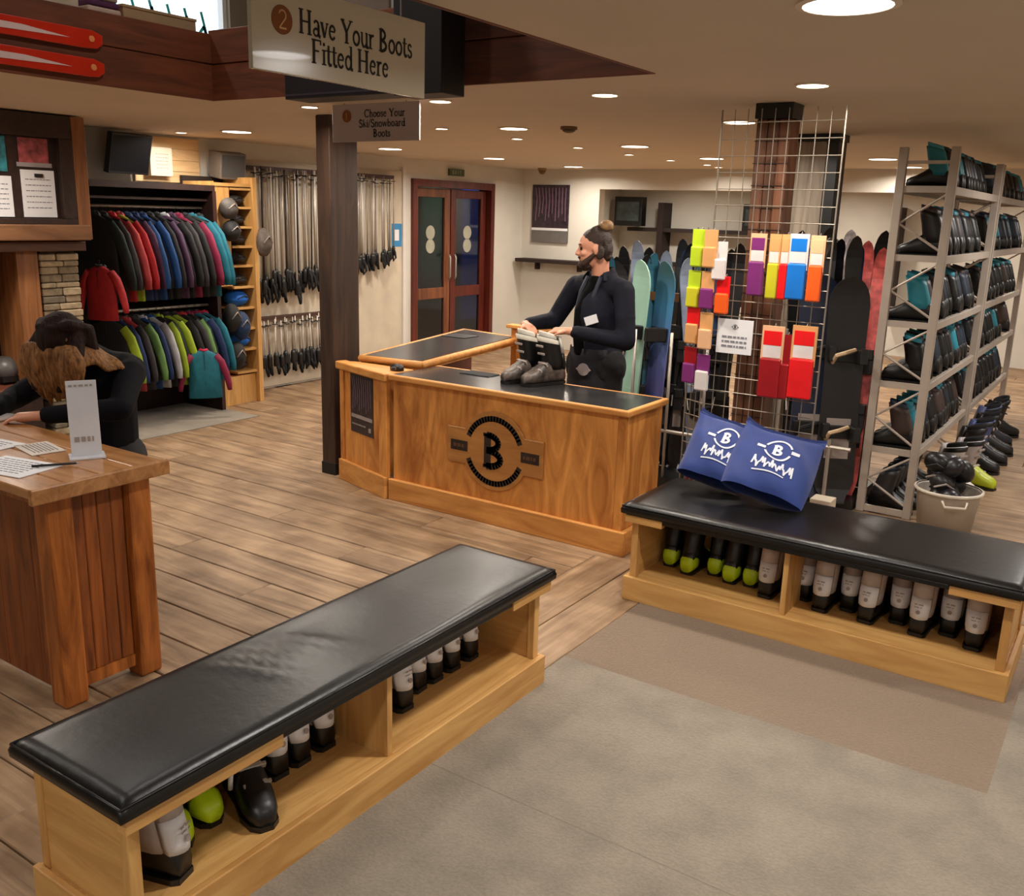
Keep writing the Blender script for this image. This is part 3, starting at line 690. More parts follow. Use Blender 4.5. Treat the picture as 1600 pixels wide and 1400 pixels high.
Cw(MB().box(-.03, LW-.005, .80, .853, -.06, .03, MW), 'top_edging', PLYX, bevel=.01, seg=3)
Cw(MB().prism([(-4.66, 4.8), (-4.06, 4.62), (-4.06, 4.84), (-4.56, 4.84)], .80, .848), 'top_board', PLYX)
pt = thing('counter_poster', 'small dark portrait poster on the narrow counter section', 'poster', tuple(MW @ Vector((.28, .4, .003))))
MB().box(.14, .44, .38, .79, .0005, .004, MW).build('sheet', mat('poster_dark', (44, 36, 40), .4, var=.5, scale=30), pt)
q = MB(); q.box(.15, .43, .485, .51, .004, .005, MW); scribble(q, MW @ Matrix.Translation((0, 0, .004)), .16, .34, .44, .01, 3); q.box(.38, .41, .41, .44, .004, .005, MW)
q.build('poster_print', mat('poster_grey', (150, 142, 138), .5), pt)
q = MB()
for i in range(9): stroke(q, [(.17+i*.03, .54+.02*(i % 3)), (.18+i*.028, .70-.03*(i % 2)), (.16+i*.03, .77)], .006, MW @ Matrix.Translation((0, 0, .004)))
q.build('poster_picture', mat('poster_mauve', (112, 92, 108), .5), pt)
# things on the counter
t = thing('counter_mat', 'flat black square pad on the counter left of the ski boots', 'mat', (-3.62, 5.0, .851))
MB().box(-3.74, -3.5, 4.93, 5.06, .851, .857).build('pad', BLACK, t, bevel=.002)
MB().box(-3.735, -3.505, 4.935, 5.055, .857, .858).build('pad_surface', BLACKF, t)
t = thing('card_reader', 'small rounded black device at the left end of the counter', 'device', (-4.12, 4.74, .848))
q = MB(); q.loft([ring(-4.12, .05, .035, .848), ring(-4.12, .052, .037, .87), ring(-4.12, .04, .028, .888), ring(-4.12, .02, .014, .893)])
q.v = [(x, y+4.74, z) for x, y, z in q.v]; q.build('case', BLACK, t, smooth=True)
MB().box(-4.14, -4.1, 4.705, 4.712, .86, .875).build('screen', GREYP, t)

# far counter along v
fc = thing('far_counter', 'long dark-topped plywood counter running back behind the service counter', 'counter', (-4.4, 5.8, 0))
F = lambda mb, n, mt, **k: mb.build(n, mt, fc, **k)
poly = [(-4.56, 4.86), (-4.06, 4.93), (-4.33, 6.5), (-4.98, 6.62)]
F(MB().prism(poly, .83, .885), 'top_board', PLYX)
F(MB().prism([(-4.55, 4.89), (-4.10, 4.96), (-4.365, 6.49), (-4.95, 6.6)], .885, .892), 'top_surface', DARKTOP)
q = MB(); 
for a, b in zip(poly, poly[1:]+poly[:1]):
    q.tube([(a[0], a[1], .87), (b[0], b[1], .87)], .026, 8)
F(q, 'top_edging', PLYX, smooth=True)
F(MB().prism([(-4.5, 5.1), (-4.46, 5.1), (-4.8, 6.5), (-4.84, 6.5)], 0, .83), 'back_panel', mat('red_brown_board', (96, 40, 24), .6))
F(MB().prism([(-4.5, 5.12), (-4.12, 5.12), (-4.36, 6.44), (-4.8, 6.44)], .5, .52), 'inner_shelf', PLYX)
F(MB().box(-4.36, -4.0, 6.45, 6.50, 0, .97), 'end_panel', PLY, bevel=.004)
F(MB().box(-4.56, -4.12, 5.06, 5.1, 0, .83), 'end_panel', PLY)
F(MB().box(-4.4, -3.96, 6.43, 6.52, .97, 1.0), 'end_cap', PLYX, bevel=.006)
t = thing('counter_mat', 'flat black pad on the far dark-topped counter', 'mat', (-4.72, 6.2, .892))
MB().box(-4.82, -4.58, 6.1, 6.3, .892, .898).build('pad', BLACK, t, bevel=.002)
# dark post by the counter
t = thing('timber_post', 'tall square dark brown post at the left end of the counter', 'post', (-4.76, 4.83, 0))
MB().box(-4.86, -4.73, 4.76, 5.03, .0, CZ-.001).build('shaft', DARKW, t, bevel=.008)
MB().box(-4.865, -4.725, 4.755, 5.035, .0, .09).build('foot_wrap', mat('post_foot', (26, 18, 14), .7), t, bevel=.004)

# ================================================================ HANGING SIGNS AND BOX
t = thing('hanging_sign', 'large cream hanging sign reading Have Your Boots Fitted Here', 'sign', (-2.0, 2.1, 2.5))
SM = mat('sign_cream', (196, 186, 166), .16, var=.02, scale=3, spec=.7, coat=.6)
MS = SIDE(-2.0, 0, 0)
MB().box(-2.015, -2.0, 1.745, 2.437, 2.24, 2.462).build('board', SM, t, bevel=.002)
q = MB()
for y in (1.85, 2.33): q.tube([(-2.007, y, 2.46), (-2.007, y, 2.62)], .002)
q.build('hanging_wire', METAL, t)
q = MB(); text(q, 'Have Your Boots', MS @ Matrix.Translation((0, 0, .0006)), .088, 1.906, 2.350, bold=1.3)
text(q, 'Fitted Here', MS @ Matrix.Translation((0, 0, .0006)), .088, 1.962, 2.281, bold=1.3)
# narrow the lettering to fit the board
q.v = [(x, 1.906+(y-1.906)*.80, z) for x, y, z in q.v]
q.build('lettering', INK, t)
q = MB(); q.disc((1.848, 2.372, 0), .036, .0015, 28, MS @ Matrix.Translation((0, 0, .0002))); dsk = q.build('number_disc', BROWNINK, t)
q = MB(); text(q, '2', MS @ Matrix.Translation((0, 0, .0022)), .068, 1.848, 2.349, center=True); q.build('number', mat('sign_numeral', (214, 170, 120), .6), t); t.rotation_euler = (0, rad(.35), 0)
t = thing('hanging_sign', 'smaller shade-toned hanging sign reading Choose Your Ski/Snowboard Boots beside the post', 'sign', (-3.9, 4.3, 2.5))
SM2 = mat('sign_shade_grey', (176, 166, 166), .4, var=.02, scale=3)  # shade put into the colour, the board faces away from the lamps
MB().box(-4.245, -3.57, 4.3, 4.312, 2.28, 2.492).build('board', SM2, t, bevel=.002)
M0 = FRONT(0, 4.2985, 0); q = MB()
text(q, 'Choose Your', M0, .062, -3.83, 2.415, center=True, bold=1.25); text(q, 'Ski/Snowboard', M0, .062, -3.85, 2.36, center=True, bold=1.25); text(q, 'Boots', M0, .062, -3.85, 2.305, center=True, bold=1.25)
q.build('lettering', INK, t)
MB().disc((-4.125, 2.425, 0), .035, .0015, 24, M0).build('number_disc', BROWNINK, t)
q = MB(); text(q, '1', M0 @ Matrix.Translation((0, 0, .002)), .05, -4.125, 2.408, center=True); q.build('number', mat('sign_numeral', (214, 170, 120), .6), t)
q = MB()
for x in (-4.15, -3.67): q.tube([(x, 4.306, 2.49), (x, 4.306, 2.499)], .004)
q.build('hanging_wire', METAL, t)
t = thing('hanging_box', 'dark box hanging in the ceiling opening behind the large sign', 'box', (-3.4, 3.6, 2.6))
NAVY = mat('dark_navy', (26, 22, 30), .5, var=.1)
MB().box(-3.89, -2.96, 3.6, 3.78, 2.435, 2.60).build('lower_case', NAVY, t, bevel=.004)
MB().box(-3.15, -2.86, 3.6, 3.78, 2.425, 3.2).build('upright', mat('dark_navy2', (20, 16, 18), .5), t, bevel=.004)
MB().box(-3.885, -2.965, 3.598, 3.60, 2.45, 2.46).build('seam', mat('navy_seam', (60, 50, 60), .5), t)
MB().box(-3.1, -2.9, 3.64, 3.74, 3.2, 4.3).build('drop_rod', BLACK, t)
# red skis on the fascia
REDP = mat('ski_red', (206, 46, 22), .3, var=.08, coat=.4); PALE = mat('ski_pale', (226, 200, 196), .3, var=.05)
for k, (z0, lb) in enumerate([(2.715, 'upper of the two red and white skis mounted on the brown boards'), (2.575, 'lower of the two red and white skis mounted on the brown boards')]):
    t = thing('wall_ski', lb, 'ski', (OU0+.025, 2.4, z0), 0, 'red skis on the fascia')
    def sk(a, b, h0, h1, x):
        n = 14; top = []; 
        return None
    q = MB(); pts = [(.6, z0-.035), (3.08, z0-.045), (3.15, z0-.04), (3.185, z0-.015), (3.185, z0+.03), (3.13, z0+.048), (.6, z0+.05)]
    q.prism(pts, 0, .014, SIDE(OU0+.024, 0, 0)); q.build('ski_body', REDP, t, bevel=.004)
    q = MB(); q.prism([(.6, z0-.02), (2.5, z0-.018), (3.0, z0-.006), (2.75, z0+.016), (.6, z0+.03)], 0, .002, SIDE(OU0+.038, 0, 0)); q.build('ski_stripe', PALE, t)
    q = MB(); q.disc((3.12, z0+.005, 0), .016, .004, 12, SIDE(OU0+.038, 0, 0)); q.build('tip_badge', mat('ski_badge', (240, 150, 90), .4), t)
# goods standing on the ledge of the opening
t = thing('display_box', 'beige box standing on the ledge above the brown boards', 'box', (-5.05, 3.65, 2.872))
KR = mat('beige_box', (172, 140, 102), .7, var=.05)
MB().box(-5.16, -4.93, 3.4, 3.88, 2.872, 2.945).build('carton', KR, t, bevel=.003); MB().box(-5.165, -4.925, 3.395, 3.885, 2.937, 2.952).build('lid', KR, t, bevel=.002)
t = thing('folded_cloth', 'purple and pink folded cloth on the ledge left of the beige box', 'cloth', (-5.0, 3.2, 2.872))
for k, (c, z) in enumerate([((196, 170, 150), 2.872), ((84, 40, 74), 2.905), ((170, 150, 140), 2.94)]):
    q = MB(); q.box(-5.1, -4.9, 3.17+.01*k, 3.37-.008*k, z, z+.033); q.build('fold', mat('cloth%d' % k, c, .9), t, bevel=.012, seg=3)
t = thing('ledge_box', 'pale flat box on the ledge near the top left corner', 'box', (-5.0, 3.0, 2.872))
MB().box(-5.1, -4.92, 2.93, 3.13, 2.872, 2.93).build('carton', mat('palebox', (190, 174, 150), .7), t, bevel=.003); MB().box(-5.1, -4.92, 3.02, 3.04, 2.93, 2.932).build('tape', KR, t)
# upper storey floor edge behind the lining is the ceiling slab; ledge board
struct('trim_4', MB().box(-5.4, OU0-.031, OV0, 4.4, 2.84, 2.87), FASCV, 'flat timber ledge above the left boards')
struct('trim_5', MB().box(-5.4, -1.6, OV1+.031, 4.4, 2.84, 2.87), FASC, 'flat timber ledge above the far boards')

# ================================================================ DESK (left)
dk = thing('reception_desk', 'rustic orange-brown timber desk at the left edge with papers on top', 'desk', (-3.7, 1.95, 0))
D = lambda mb, n, mt, **k: mb.build(n, mt, dk, **k)
for i in range(4):
    y0 = 1.645+i*.137
    D(MB().box(-5.0, -3.11, y0, y0+.135, .885, .92), 'top_plank', DESKT, bevel=.006)
D(MB().box(-3.11, -3.085, 1.64, 2.2, .865, .925), 'top_end_board', DESKT, bevel=.006)
for x, y in ((-3.29, 1.75), (-3.29, 2.08), (-4.8, 1.75), (-4.8, 2.08)):
    D(MB().box(x, x+.1, y, y+.1, 0, .885), 'leg', DESK, bevel=.012, seg=2)
for i in range(4): D(MB().box(-3.25, -3.225, 1.852+i*.057, 1.852+i*.057+.055, .1, .865), 'end_board', DESKD, bevel=.004, seg=1)
for i in range(11): D(MB().box(-4.7+i*.128, -4.7+i*.128+.125, 1.80, 1.822, .02, .80), 'front_board', DESKD, bevel=.004, seg=1)
D(MB().box(-4.7, -3.29, 1.76, 1.8, .80, .885), 'apron', DESK, bevel=.004)
D(MB().box(-3.26, -3.22, 1.85, 2.08, .05, .1), 'lower_rail', DESK)
D(MB().box(-3.275, -3.215, 1.85, 2.08, .83, .885), 'upper_rail', DESK)
def sheet(nm, lb, cx, cy, w, h, rz, z, mt=PAPER, cat='paper', lines=True, th=.003):
    t = local(thing(nm, lb, cat, (cx, cy, z), rad(rz)))
    MB().box(-w/2, w/2, -h/2, h/2, 0, th).build('sheet', mt, t, world=False)
    if lines:
        q = MB(); MM = Matrix.Translation((0, 0, th))
        for i in range(7): scribble(q, MM, -w*.4, w*.35, h*.35-i*h*.11, .004, i)
        q.build('print', mat('print_grey', (120, 120, 128), .8), t, world=False)
    return t
sheet('paper_form', 'white printed form the woman is writing on', -3.86, 1.86, .3, .21, 8, .921)
sheet('paper_form', 'white printed sheet at the front of the desk beside the pen', -3.44, 1.77, .3, .2, 12, .921)
sheet('paper_form', 'loose pale sheet lying between the two forms on the desk', -3.62, 1.98, .2, .13, -10, .921, mat('paper2', (200, 188, 176), .7))
t = thing('pen', 'dark pen lying across the corner of the front form', 'pen', (-3.32, 1.87, .93))
MB().tube([(-3.36, 1.80, .931), (-3.28, 1.93, .931)], .005, 8).build('barrel', BLACK, t, smooth=True); MB().tube([(-3.28, 1.93, .931), (-3.272, 1.943, .931)], [.004, .001], 8).build('tip', METAL, t)
t = thing('leaflet_stand', 'upright white acrylic leaflet stand on the right of the desk', 'stand', (-3.4, 2.06, .921))
ACR = mat('acrylic', (206, 206, 212), .2, var=.03)
M0 = Matrix.Translation((-3.37, 2.03, .921)) @ Matrix.Rotation(rad(62), 4, 'Z') @ Matrix.Rotation(rad(-7), 4, 'X')
MB().box(-.055, .055, -.004, .004, .004, .30, M0).build('panel', ACR, t, bevel=.001)
MB().box(-.065, .065, -.05, .05, .0, .006, Matrix.Translation((-3.37, 2.03, .921)) @ Matrix.Rotation(rad(62), 4, 'Z')).build('foot', ACR, t)
q = MB(); MM = M0 @ frame((0, -.0045, .18), (1, 0, 0), (0, 0, 1), (0, -1, 0))
scribble(q, MM, -.045, .045, .1, .008, 4); scribble(q, MM, -.04, .03, -.11, .02, 9); q.build('print', GREYP, t)
t = thing('laptop', 'white laptop screen standing open at the far left edge of the desk', 'laptop', (-4.25, 2.0, .921))
M0 = Matrix.Translation((-4.33, 1.97, .921)) @ Matrix.Rotation(rad(20), 4, 'Z')
MB().box(-.17, .17, -.0, .22, 0, .014, M0).build('keyboard_base', WHITEP, t, bevel=.003)
MB().box(-.17, .17, -.012, -.004, .01, .23, M0 @ Matrix.Rotation(rad(12), 4, 'X')).build('screen_lid', WHITEP, t, bevel=.003)

# ================================================================ PEOPLE
SKIN = mat('skin', (206, 146, 118), .5, var=.06, scale=20)
def hand(m, wr, d, nrm, side, curl=.5, s=1.):
    """palm and five fingers from the wrist wr along d; nrm = back of the hand, side = +1/-1 thumb side"""
    wr = Vector(wr); d = Vector(d).normalized(); nrm = Vector(nrm); nrm = (nrm-d*nrm.dot(d)).normalized(); sd = d.cross(nrm)*side
    m.cap(wr-d*.01, wr+d*.075*s, .024*s, .026*s)
    for off in (-.024, -.008, .008, .024): m.cap(wr+d*.02*s+sd*off*s*.6, wr+d*.078*s+sd*off*s, .015*s, .0115*s, 8)
    for off, L in ((.027, .07), (.009, .08), (-.009, .075), (-.026, .058)):
        p = wr+d*.085*s+sd*off*s; dd = d
        for k, (f, r) in enumerate(((.45, .0095), (.32, .0085), (.25, .0078))):
            ang = curl*(.5+.5*k); dd = (dd*math.cos(ang)-nrm*math.sin(ang)).normalized()
            nrm2 = nrm; q = p+dd*L*f*s; m.cap(p, q, r*s, r*.93*s, 8); p = q
    p = wr+d*.025*s+sd*.024*s; dd = (d*.75+sd*.65-nrm*.15).normalized()
    q = p+dd*.042*s; m.cap(p, q, .013*s, .0105*s, 8); dd2 = (d*.9+sd*.1-nrm*.4).normalized(); m.cap(q, q+dd2*.03*s, .0105*s, .0085*s, 8)
def head(m, c, fwd, up, s=1.):
    c = Vector(c); f = Vector(fwd).normalized(); up = Vector(up); up = (up-f*up.dot(f)).normalized(); r = f.cross(up)
    R = Matrix((f, r, up)).transposed()
    P = lambda a, b, z: c+(f*a+r*b+up*z)*s
    m.ball(P(-.012, 0, .035), (.098*s, .076*s, .085*s), 20, 14, R=R)
    m.ball(P(.022, 0, -.03), (.068*s, .06*s, .085*s), 18, 12, R=R)
    m.ball(P(.05, 0, -.09), (.032*s, .032*s, .026*s), 12, 8, R=R)
    m.cap(P(.078, 0, .022), P(.103, 0, -.02), .009*s, .014*s, 8)
    m.ball(P(.094, 0, -.024), (.014*s, .018*s, .009*s), 10, 6, R=R)
    m.ball(P(.078, 0, .035), (.016*s, .048*s, .01*s), 12, 6, R=R)
    m.ball(P(.081, 0, -.052), (.012*s, .026*s, .006*s), 12, 6, R=R); m.ball(P(.079, 0, -.062), (.012*s, .022*s, .007*s), 12, 6, R=R)
    for sd in (-1, 1):
        m.ball(P(-.01, sd*.078, -.005), (.018*s, .009*s, .03*s), 10, 8, R=R)
        m.ball(P(.06, sd*.04, -.02), (.022*s, .02*s, .018*s), 10, 8, R=R)
    return P, R, r
# ---- man behind the counter
mu, mv = -2.98, 5.42
man = thing('person', 'man in a dark navy jacket with tied-back hair behind the counter, hands on boots', 'person', (mu, mv, 0))
bf = Vector((-.22, -.97, 0)).normalized(); br_ = Vector((bf.y, -bf.x, 0))*-1    # body forward, and its right-hand side vector
br_ = bf.cross(Vector((0, 0, 1)))
def MPt(f, r, z): return Vector((mu, mv, 0))+bf*f+br_*r+Vector((0, 0, z))
hd_f = Vector((-.84, -.54, -.08))
body = MB()
hc = MPt(.05, .025, 1.685)
P, RH, rr = head(body, hc, hd_f, (0, 0, 1), 1.04)
body.cap(MPt(-.01, 0, 1.42), MPt(.005, 0, 1.62), .062, .056, 14)
body.ball(MPt(0, 0, 1.28), (.13, .17, .2)); body.cap(MPt(-.01, 0, 1.0), MPt(0, 0, 1.3), .125, .14, 14)
sh = {-1: MPt(0, -.205, 1.45), 1: MPt(0, .205, 1.45)}
# hands rest on the two boots: (-3.36,4.97) and (-3.19,4.97), tops about z 1.17
wr = {1: Vector((-3.33, 5.08, 1.20)), -1: Vector((-3.0, 5.07, 1.19))}
el = {1: MPt(.06, .34, 1.2), -1: MPt(.06, -.30, 1.13)}
# the man's right hand side is image left
for s in (-1, 1):
    body.cap(sh[s], el[s], .048, .04, 10); body.cap(el[s], wr[s], .04, .027, 10)
    body.cap(MPt(0, s*.1, .98), MPt(.02, s*.11, .52), .085, .055, 12); body.cap(MPt(.02, s*.11, .52), MPt(-.01, s*.12, .09), .055, .038, 12)
    body.cap(MPt(-.02, s*.12, .05), MPt(.16, s*.14, .035), .035, .032, 10)
hand(body, wr[1], (.85, -.5, -.12), (0, 0, 1), 1, .55); hand(body, wr[-1], (-.75, -.45, -.05), (0, 0, 1), -1, .55)
body.build('body', SKIN, man, remesh=.0065, sm=4)
jk = MB()
jk.ball(MPt(-.005, 0, 1.27), (.15, .2, .2), 16, 12); jk.cap(MPt(-.01, 0, .98), MPt(-.01, 0, 1.3), .15, .165, 16)
jk.cap(MPt(-.01, -.16, 1.445), MPt(-.01, .16, 1.445), .075, .075, 14); jk.cap(MPt(-.01, -.08, 1.49), MPt(-.01, .08, 1.49), .062, .062, 12)
jk.cap(MPt(0, -.06, .95), MPt(0, .06, .95), .15, .15, 14)
for s in (-1, 1):
    w2 = el[s].lerp(wr[s], .86)
    jk.cap(sh[s]+Vector((0, 0, -.01)), el[s], .072, .06, 12); jk.cap(el[s], w2, .06, .043, 12)
    jk.ball(el[s].lerp(wr[s], .45), (.056, .056, .05)); jk.ball(sh[s].lerp(el[s], .55), (.068, .068, .05)); jk.ball(w2, (.048, .048, .03))
jk.build('jacket', mat('navy_jacket', (19, 20, 32), .85, var=.3, scale=9, bump=.6, spec=.25), man, remesh=.010, sm=3)
q = MB()   # collar
cpts = []
for i in range(13):
    a = -2.2+i*4.4/12
    cpts.append(a)
for i in range(12):
    ps = []
    for a in (cpts[i], cpts[i+1]):
        cx = math.cos(a+PI); cy = math.sin(a+PI)
        for rr_, z in ((.092, 1.51), (.086, 1.575), (.115, 1.525)): ps.append(MPt(cx*rr_+.0, cy*rr_, z-.02*(1+math.cos(a))*0+(.0 if abs(a) < 1.7 else -.03)))
    q.add(ps, [(0, 1, 4, 3), (1, 2, 5, 4), (0, 3, 5, 2)])
q.build('collar', mat('navy_jacket', (30, 31, 46)), man)
q = MB(); q.ball(MPt(.015, 0, 1.475), (.078, .078, .055)); q.tube([MPt(.05, 0, 1.47), MPt(.10, 0, 1.40), MPt(.155, .01, 1.3), MPt(.162, .01, 1.15), MPt(.14, .01, 1.02)], [.04, .045, .042, .042, .04], 10)
q.build('shirt', mat('black_shirt', (8, 8, 9), .95, spec=.1), man, remesh=.008, sm=3)
q = MB()
for sd in (-1, 1): q.tube([MPt(.055, sd*.055, 1.51), MPt(.11, sd*.06, 1.42), MPt(.165, sd*.05, 1.3), MPt(.178, sd*.045, 1.15), MPt(.155, sd*.045, 1.0)], [.016, .014, .008, .007, .007], 6)
q.build('jacket_edge', mat('navy_edge', (34, 36, 50), .8), man, smooth=True)
tr = MB()
tr.cap(MPt(0, -.07, .93), MPt(0, .07, .93), .155, .155, 14)
for s in (-1, 1):
    tr.cap(MPt(0, s*.1, .95), MPt(.02, s*.11, .52), .115, .085, 12); tr.cap(MPt(.02, s*.11, .52), MPt(-.01, s*.12, .1), .085, .07, 12)
tr.build('trousers', BLACKF, man, remesh=.012, sm=3)
so = MB()
for s in (-1, 1): so.cap(MPt(-.04, s*.12, .055), MPt(.18, s*.14, .045), .05, .044, 10)
so.build('shoes', BLACK, man, remesh=.008)
ap = MB(); n = 11
for i in range(n):
    pass
rings = []
for z, R_ in ((.5, .20), (.75, .19), (1.0, .175), (1.06, .172)):
    rings.append([(R_*math.cos(a), R_*1.0*math.sin(a), z) for a in [(-1.1+2.2*i/14) for i in range(15)]])
vs = []; fs = []
for rg in rings:
    for x, y, z in rg: vs.append(MPt(x*.98+.0, y*1.05, z))
for a in range(3):
    for i in range(14): fs.append((a*15+i, a*15+i+1, (a+1)*15+i+1, (a+1)*15+i))
ap.add(vs, fs); apo = ap.build('apron', mat('black_apron', (18, 18, 26), .8, var=.2, scale=10, bump=.3), man, smooth=True)
sol = apo.modifiers.new('solid', 'SOLIDIFY'); sol.thickness = .006; sol.offset = 1
q = MB(); MM = frame(MPt(.175, -.055, .93), (br_*.97+bf*.1).normalized(), (0, 0, 1), (bf+br_*-.25).normalized())
q.prism(arc(0, 0, .045, .04, 0, 360, 20)[:-1], .006, .012, MM); q.prism([(.04, -.014), (.06, 0), (.04, .014)], .006, .012, MM)
q.prism([(-.04, .014), (-.06, 0), (-.04, -.014)], .006, .012, MM)
q.build('apron_badge', mat('badge_grey', (150, 140, 140), .7), man)
q = MB(); MM = frame(MPt(.166, -.09, 1.25), (br_*.93+bf*.35).normalized(), (0, 0, 1), (bf-br_*.35).normalized()); q.box(-.045, .04, -.026, .028, 0, .012, MM @ Matrix.Rotation(-.35, 4, 'Z')); q.build('name_tag', PAPER, man)
hr = MB()
hr.ball(P(-.022, 0, .052), (.1, .082, .084), 18, 12, R=RH); hr.ball(P(-.075, 0, .0), (.05, .068, .07), 14, 10, R=RH)
hr.cap(P(-.01, -.03, .105), P(-.05, .03, .11), .035, .04); hr.cap(P(-.08, 0, .095), P(-.095, 0, .12), .032, .03)
for sd in (-1, 1): hr.ball(P(-.035, sd*.07, -.02), (.03, .016, .045), 10, 8, R=RH)
hr.cap(P(-.09, .02, -.04), P(-.085, -.02, -.05), .03, .03)
hr.build('hair', mat('hair_brown', (44, 27, 18), .6, var=.4, scale=40, bump=.7, stretch=(1, 1, 6)), man, remesh=.006, sm=2)
q = MB(); q.ball(P(-.085, 0, .135), (.046, .048, .038), 12, 8, R=RH); q.build('hair_bun', mat('hair_light', (140, 106, 68), .6, var=.3, scale=40, bump=.6), man, smooth=True)
q = MB(); q.ball(P(.05, 0, -.09), (.052, .052, .042), 14, 8, R=RH)
for sd in (-1, 1): q.cap(P(.0, sd*.066, -.03), P(.06, sd*.04, -.08), .014, .024)
q.cap(P(.09, -.024, -.043), P(.09, .024, -.043), .010, .007, 8)
q.build('beard', mat('beard_brown', (52, 32, 22), .8, var=.3, scale=60, bump=.8), man, remesh=.006, sm=2)
q = MB()
for sd in (-1, 1): q.ball(P(.074, sd*.03, .01), .011, 10, 8)
q.build('eyes', mat('eye_dark', (40, 28, 22), .2), man, smooth=True)
q = MB()
for sd in (-1, 1): q.cap(P(.086, sd*.018, .035), P(.078, sd*.048, .037), .005, .004, 6)
q.build('eyebrows', mat('beard_brown', (52, 32, 22)), man, smooth=True)
# ---- woman at the desk
wu, wv = -4.17, 2.62
wo = thing('person', 'woman with long wavy ombre hair bending over the desk at the left edge, writing', 'person', (wu, wv, 0))
wf = Vector((.22, -.97, 0)).normalized(); wrt = wf.cross(Vector((0, 0, 1)))
def WP(f, r, z): return Vector((wu, wv, 0))+wf*f+wrt*r+Vector((0, 0, z))
b = MB(); hcw = WP(.20, .02, 1.255)
Pw, RW, _ = head(b, hcw, (wf+Vector((0, 0, -.9))).normalized(), (wf*.7+Vector((0, 0, 1))).normalized(), .97)
b.cap(WP(.03, .0, 1.17), WP(.14, .0, 1.25), .052, .048, 12)
b.cap(WP(-.08, .08, .66), WP(.0, 0, 1.08), .13, .12, 14); b.cap(WP(-.01, -.1, 1.09), WP(-.01, .1, 1.09), .06, .06, 12)
shw = {-1: WP(.0, -.185, 1.11), 1: WP(.0, .185, 1.11)}
elw = {-1: WP(.20, -.30, .975), 1: WP(.24, .31, .975)}
wrw = {-1: WP(.42, -.02, .955), 1: WP(.48, .20, .955)}
for s in (-1, 1):
    b.cap(shw[s], elw[s], .04, .034, 10); b.cap(elw[s], wrw[s], .034, .023, 10)
    b.cap(WP(-.08, s*.09+.08, .63), WP(.22, s*.11, .62), .085, .055, 12); b.cap(WP(.22, s*.11, .62), WP(.2, s*.1, .24), .055, .036, 12)
    b.cap(WP(.18, s*.1, .2), WP(.33, s*.11, .19), .032, .028, 10)
hand(b, wrw[-1], wf*.5+wrt*.85+Vector((0, 0, -.08)), (0, 0, 1), 1, .35, .92); hand(b, wrw[1], wf*.9-wrt*.4+Vector((0, 0, -.08)), (0, 0, 1), -1, .45, .92)
b.build('body', SKIN, wo, remesh=.0065, sm=4)
j = MB(); j.cap(WP(-.08, .08, .66), WP(-.01, 0, 1.06), .155, .15, 16); j.cap(WP(-.03, -.13, 1.10), WP(-.03, .13, 1.10), .095, .095, 14)
for s in (-1, 1):
    j.cap(shw[s], elw[s], .068, .056, 12); j.cap(elw[s], elw[s].lerp(wrw[s], .86), .056, .04, 12); j.ball(elw[s].lerp(wrw[s], .4), .052)
j.cap(WP(.0, 0, 1.13), WP(.08, .0, 1.19), .085, .07)
j.build('jacket', mat('black_jacket', (10, 10, 16), .9, var=.3, scale=9, bump=.5, spec=.2), wo, remesh=.010, sm=3)
tr = MB(); tr.cap(WP(-.08, .02, .64), WP(-.08, .14, .64), .15, .15, 14)
for s in (-1, 1): tr.cap(WP(-.08, s*.09+.08, .63), WP(.22, s*.11, .62), .1, .075, 12); tr.cap(WP(.22, s*.11, .62), WP(.2, s*.1, .26), .075, .06, 12)
tr.build('trousers', BLACKF, wo, remesh=.012, sm=3)
so = MB()
for s in (-1, 1): so.cap(WP(.16, s*.1, .21), WP(.34, s*.11, .205), .044, .04, 10)
so.build('shoes', BLACK, wo, remesh=.008)
stl = thing('stool', 'dark round stool the woman sits on behind the desk', 'stool', tuple(WP(-.06, .12, 0)))
q = MB(); c_ = WP(-.06, .12, .42); q.disc(tuple(c_), .17, .06); q.build('seat', BLACK, stl, bevel=.01)
for k in range(4):
    a_ = k*PI/2+.5; d_ = Vector((math.cos(a_), math.sin(a_), 0)); MB().tube([c_+d_*.1, c_+d_*.19-Vector((0, 0, .42))], .014, 8).build('leg', METAL, stl, smooth=True)
q = MB(); c3 = WP(-.06, .12, .2); q.tube([c3+Vector((.155*math.cos(k*PI/8), .155*math.sin(k*PI/8), 0)) for k in range(17)], .01, 6); q.build('foot_ring', METAL, stl, smooth=True)
HDK = mat('hair_dark_root', (34, 17, 12), .75, var=.6, scale=22, bump=.8, spec=.2, stretch=(4, 4, 1))
HLT = mat('hair_honey', (124, 84, 46), .7, var=.6, scale=22, bump=.8, spec=.25, stretch=(4, 4, 1))
h = MB(); h.ball(Pw(-.02, 0, .035), (.115, .098, .105), 20, 14, R=RW); h.ball(Pw(-.06, 0, -.01), (.085, .095, .09), 16, 12, R=RW)
for i in range(9):
    r_ = random.Random(i); a = -1+i*.25
    h.tube([hcw+Vector((0, 0, .05))+wrt*(a*.09)+wf*.0, hcw+wrt*(a*.125)+wf*.05+Vector((0, 0, -.04)), hcw+wrt*(a*.14+.01*math.sin(i*2))+wf*.065+Vector((0, 0, -.15-.07*(i % 2)))], [.042, .042, .022], 8)
for i in range(12):
    a = -1.3+i*.2; h.tube([Pw(.02, a*.03, .125), Pw(-.03, a*.075, .10), Pw(-.08, a*.088, .02), hcw-wf*.06+wrt*(a*.1)+Vector((0, 0, -.07))], [.02, .03, .036, .03], 7)
h.ball(hcw-wf*.05+Vector((0, 0, -.05)), (.09, .09, .1)); h.build('hair_crown', HDK, wo, remesh=.007, sm=2)
h = MB()
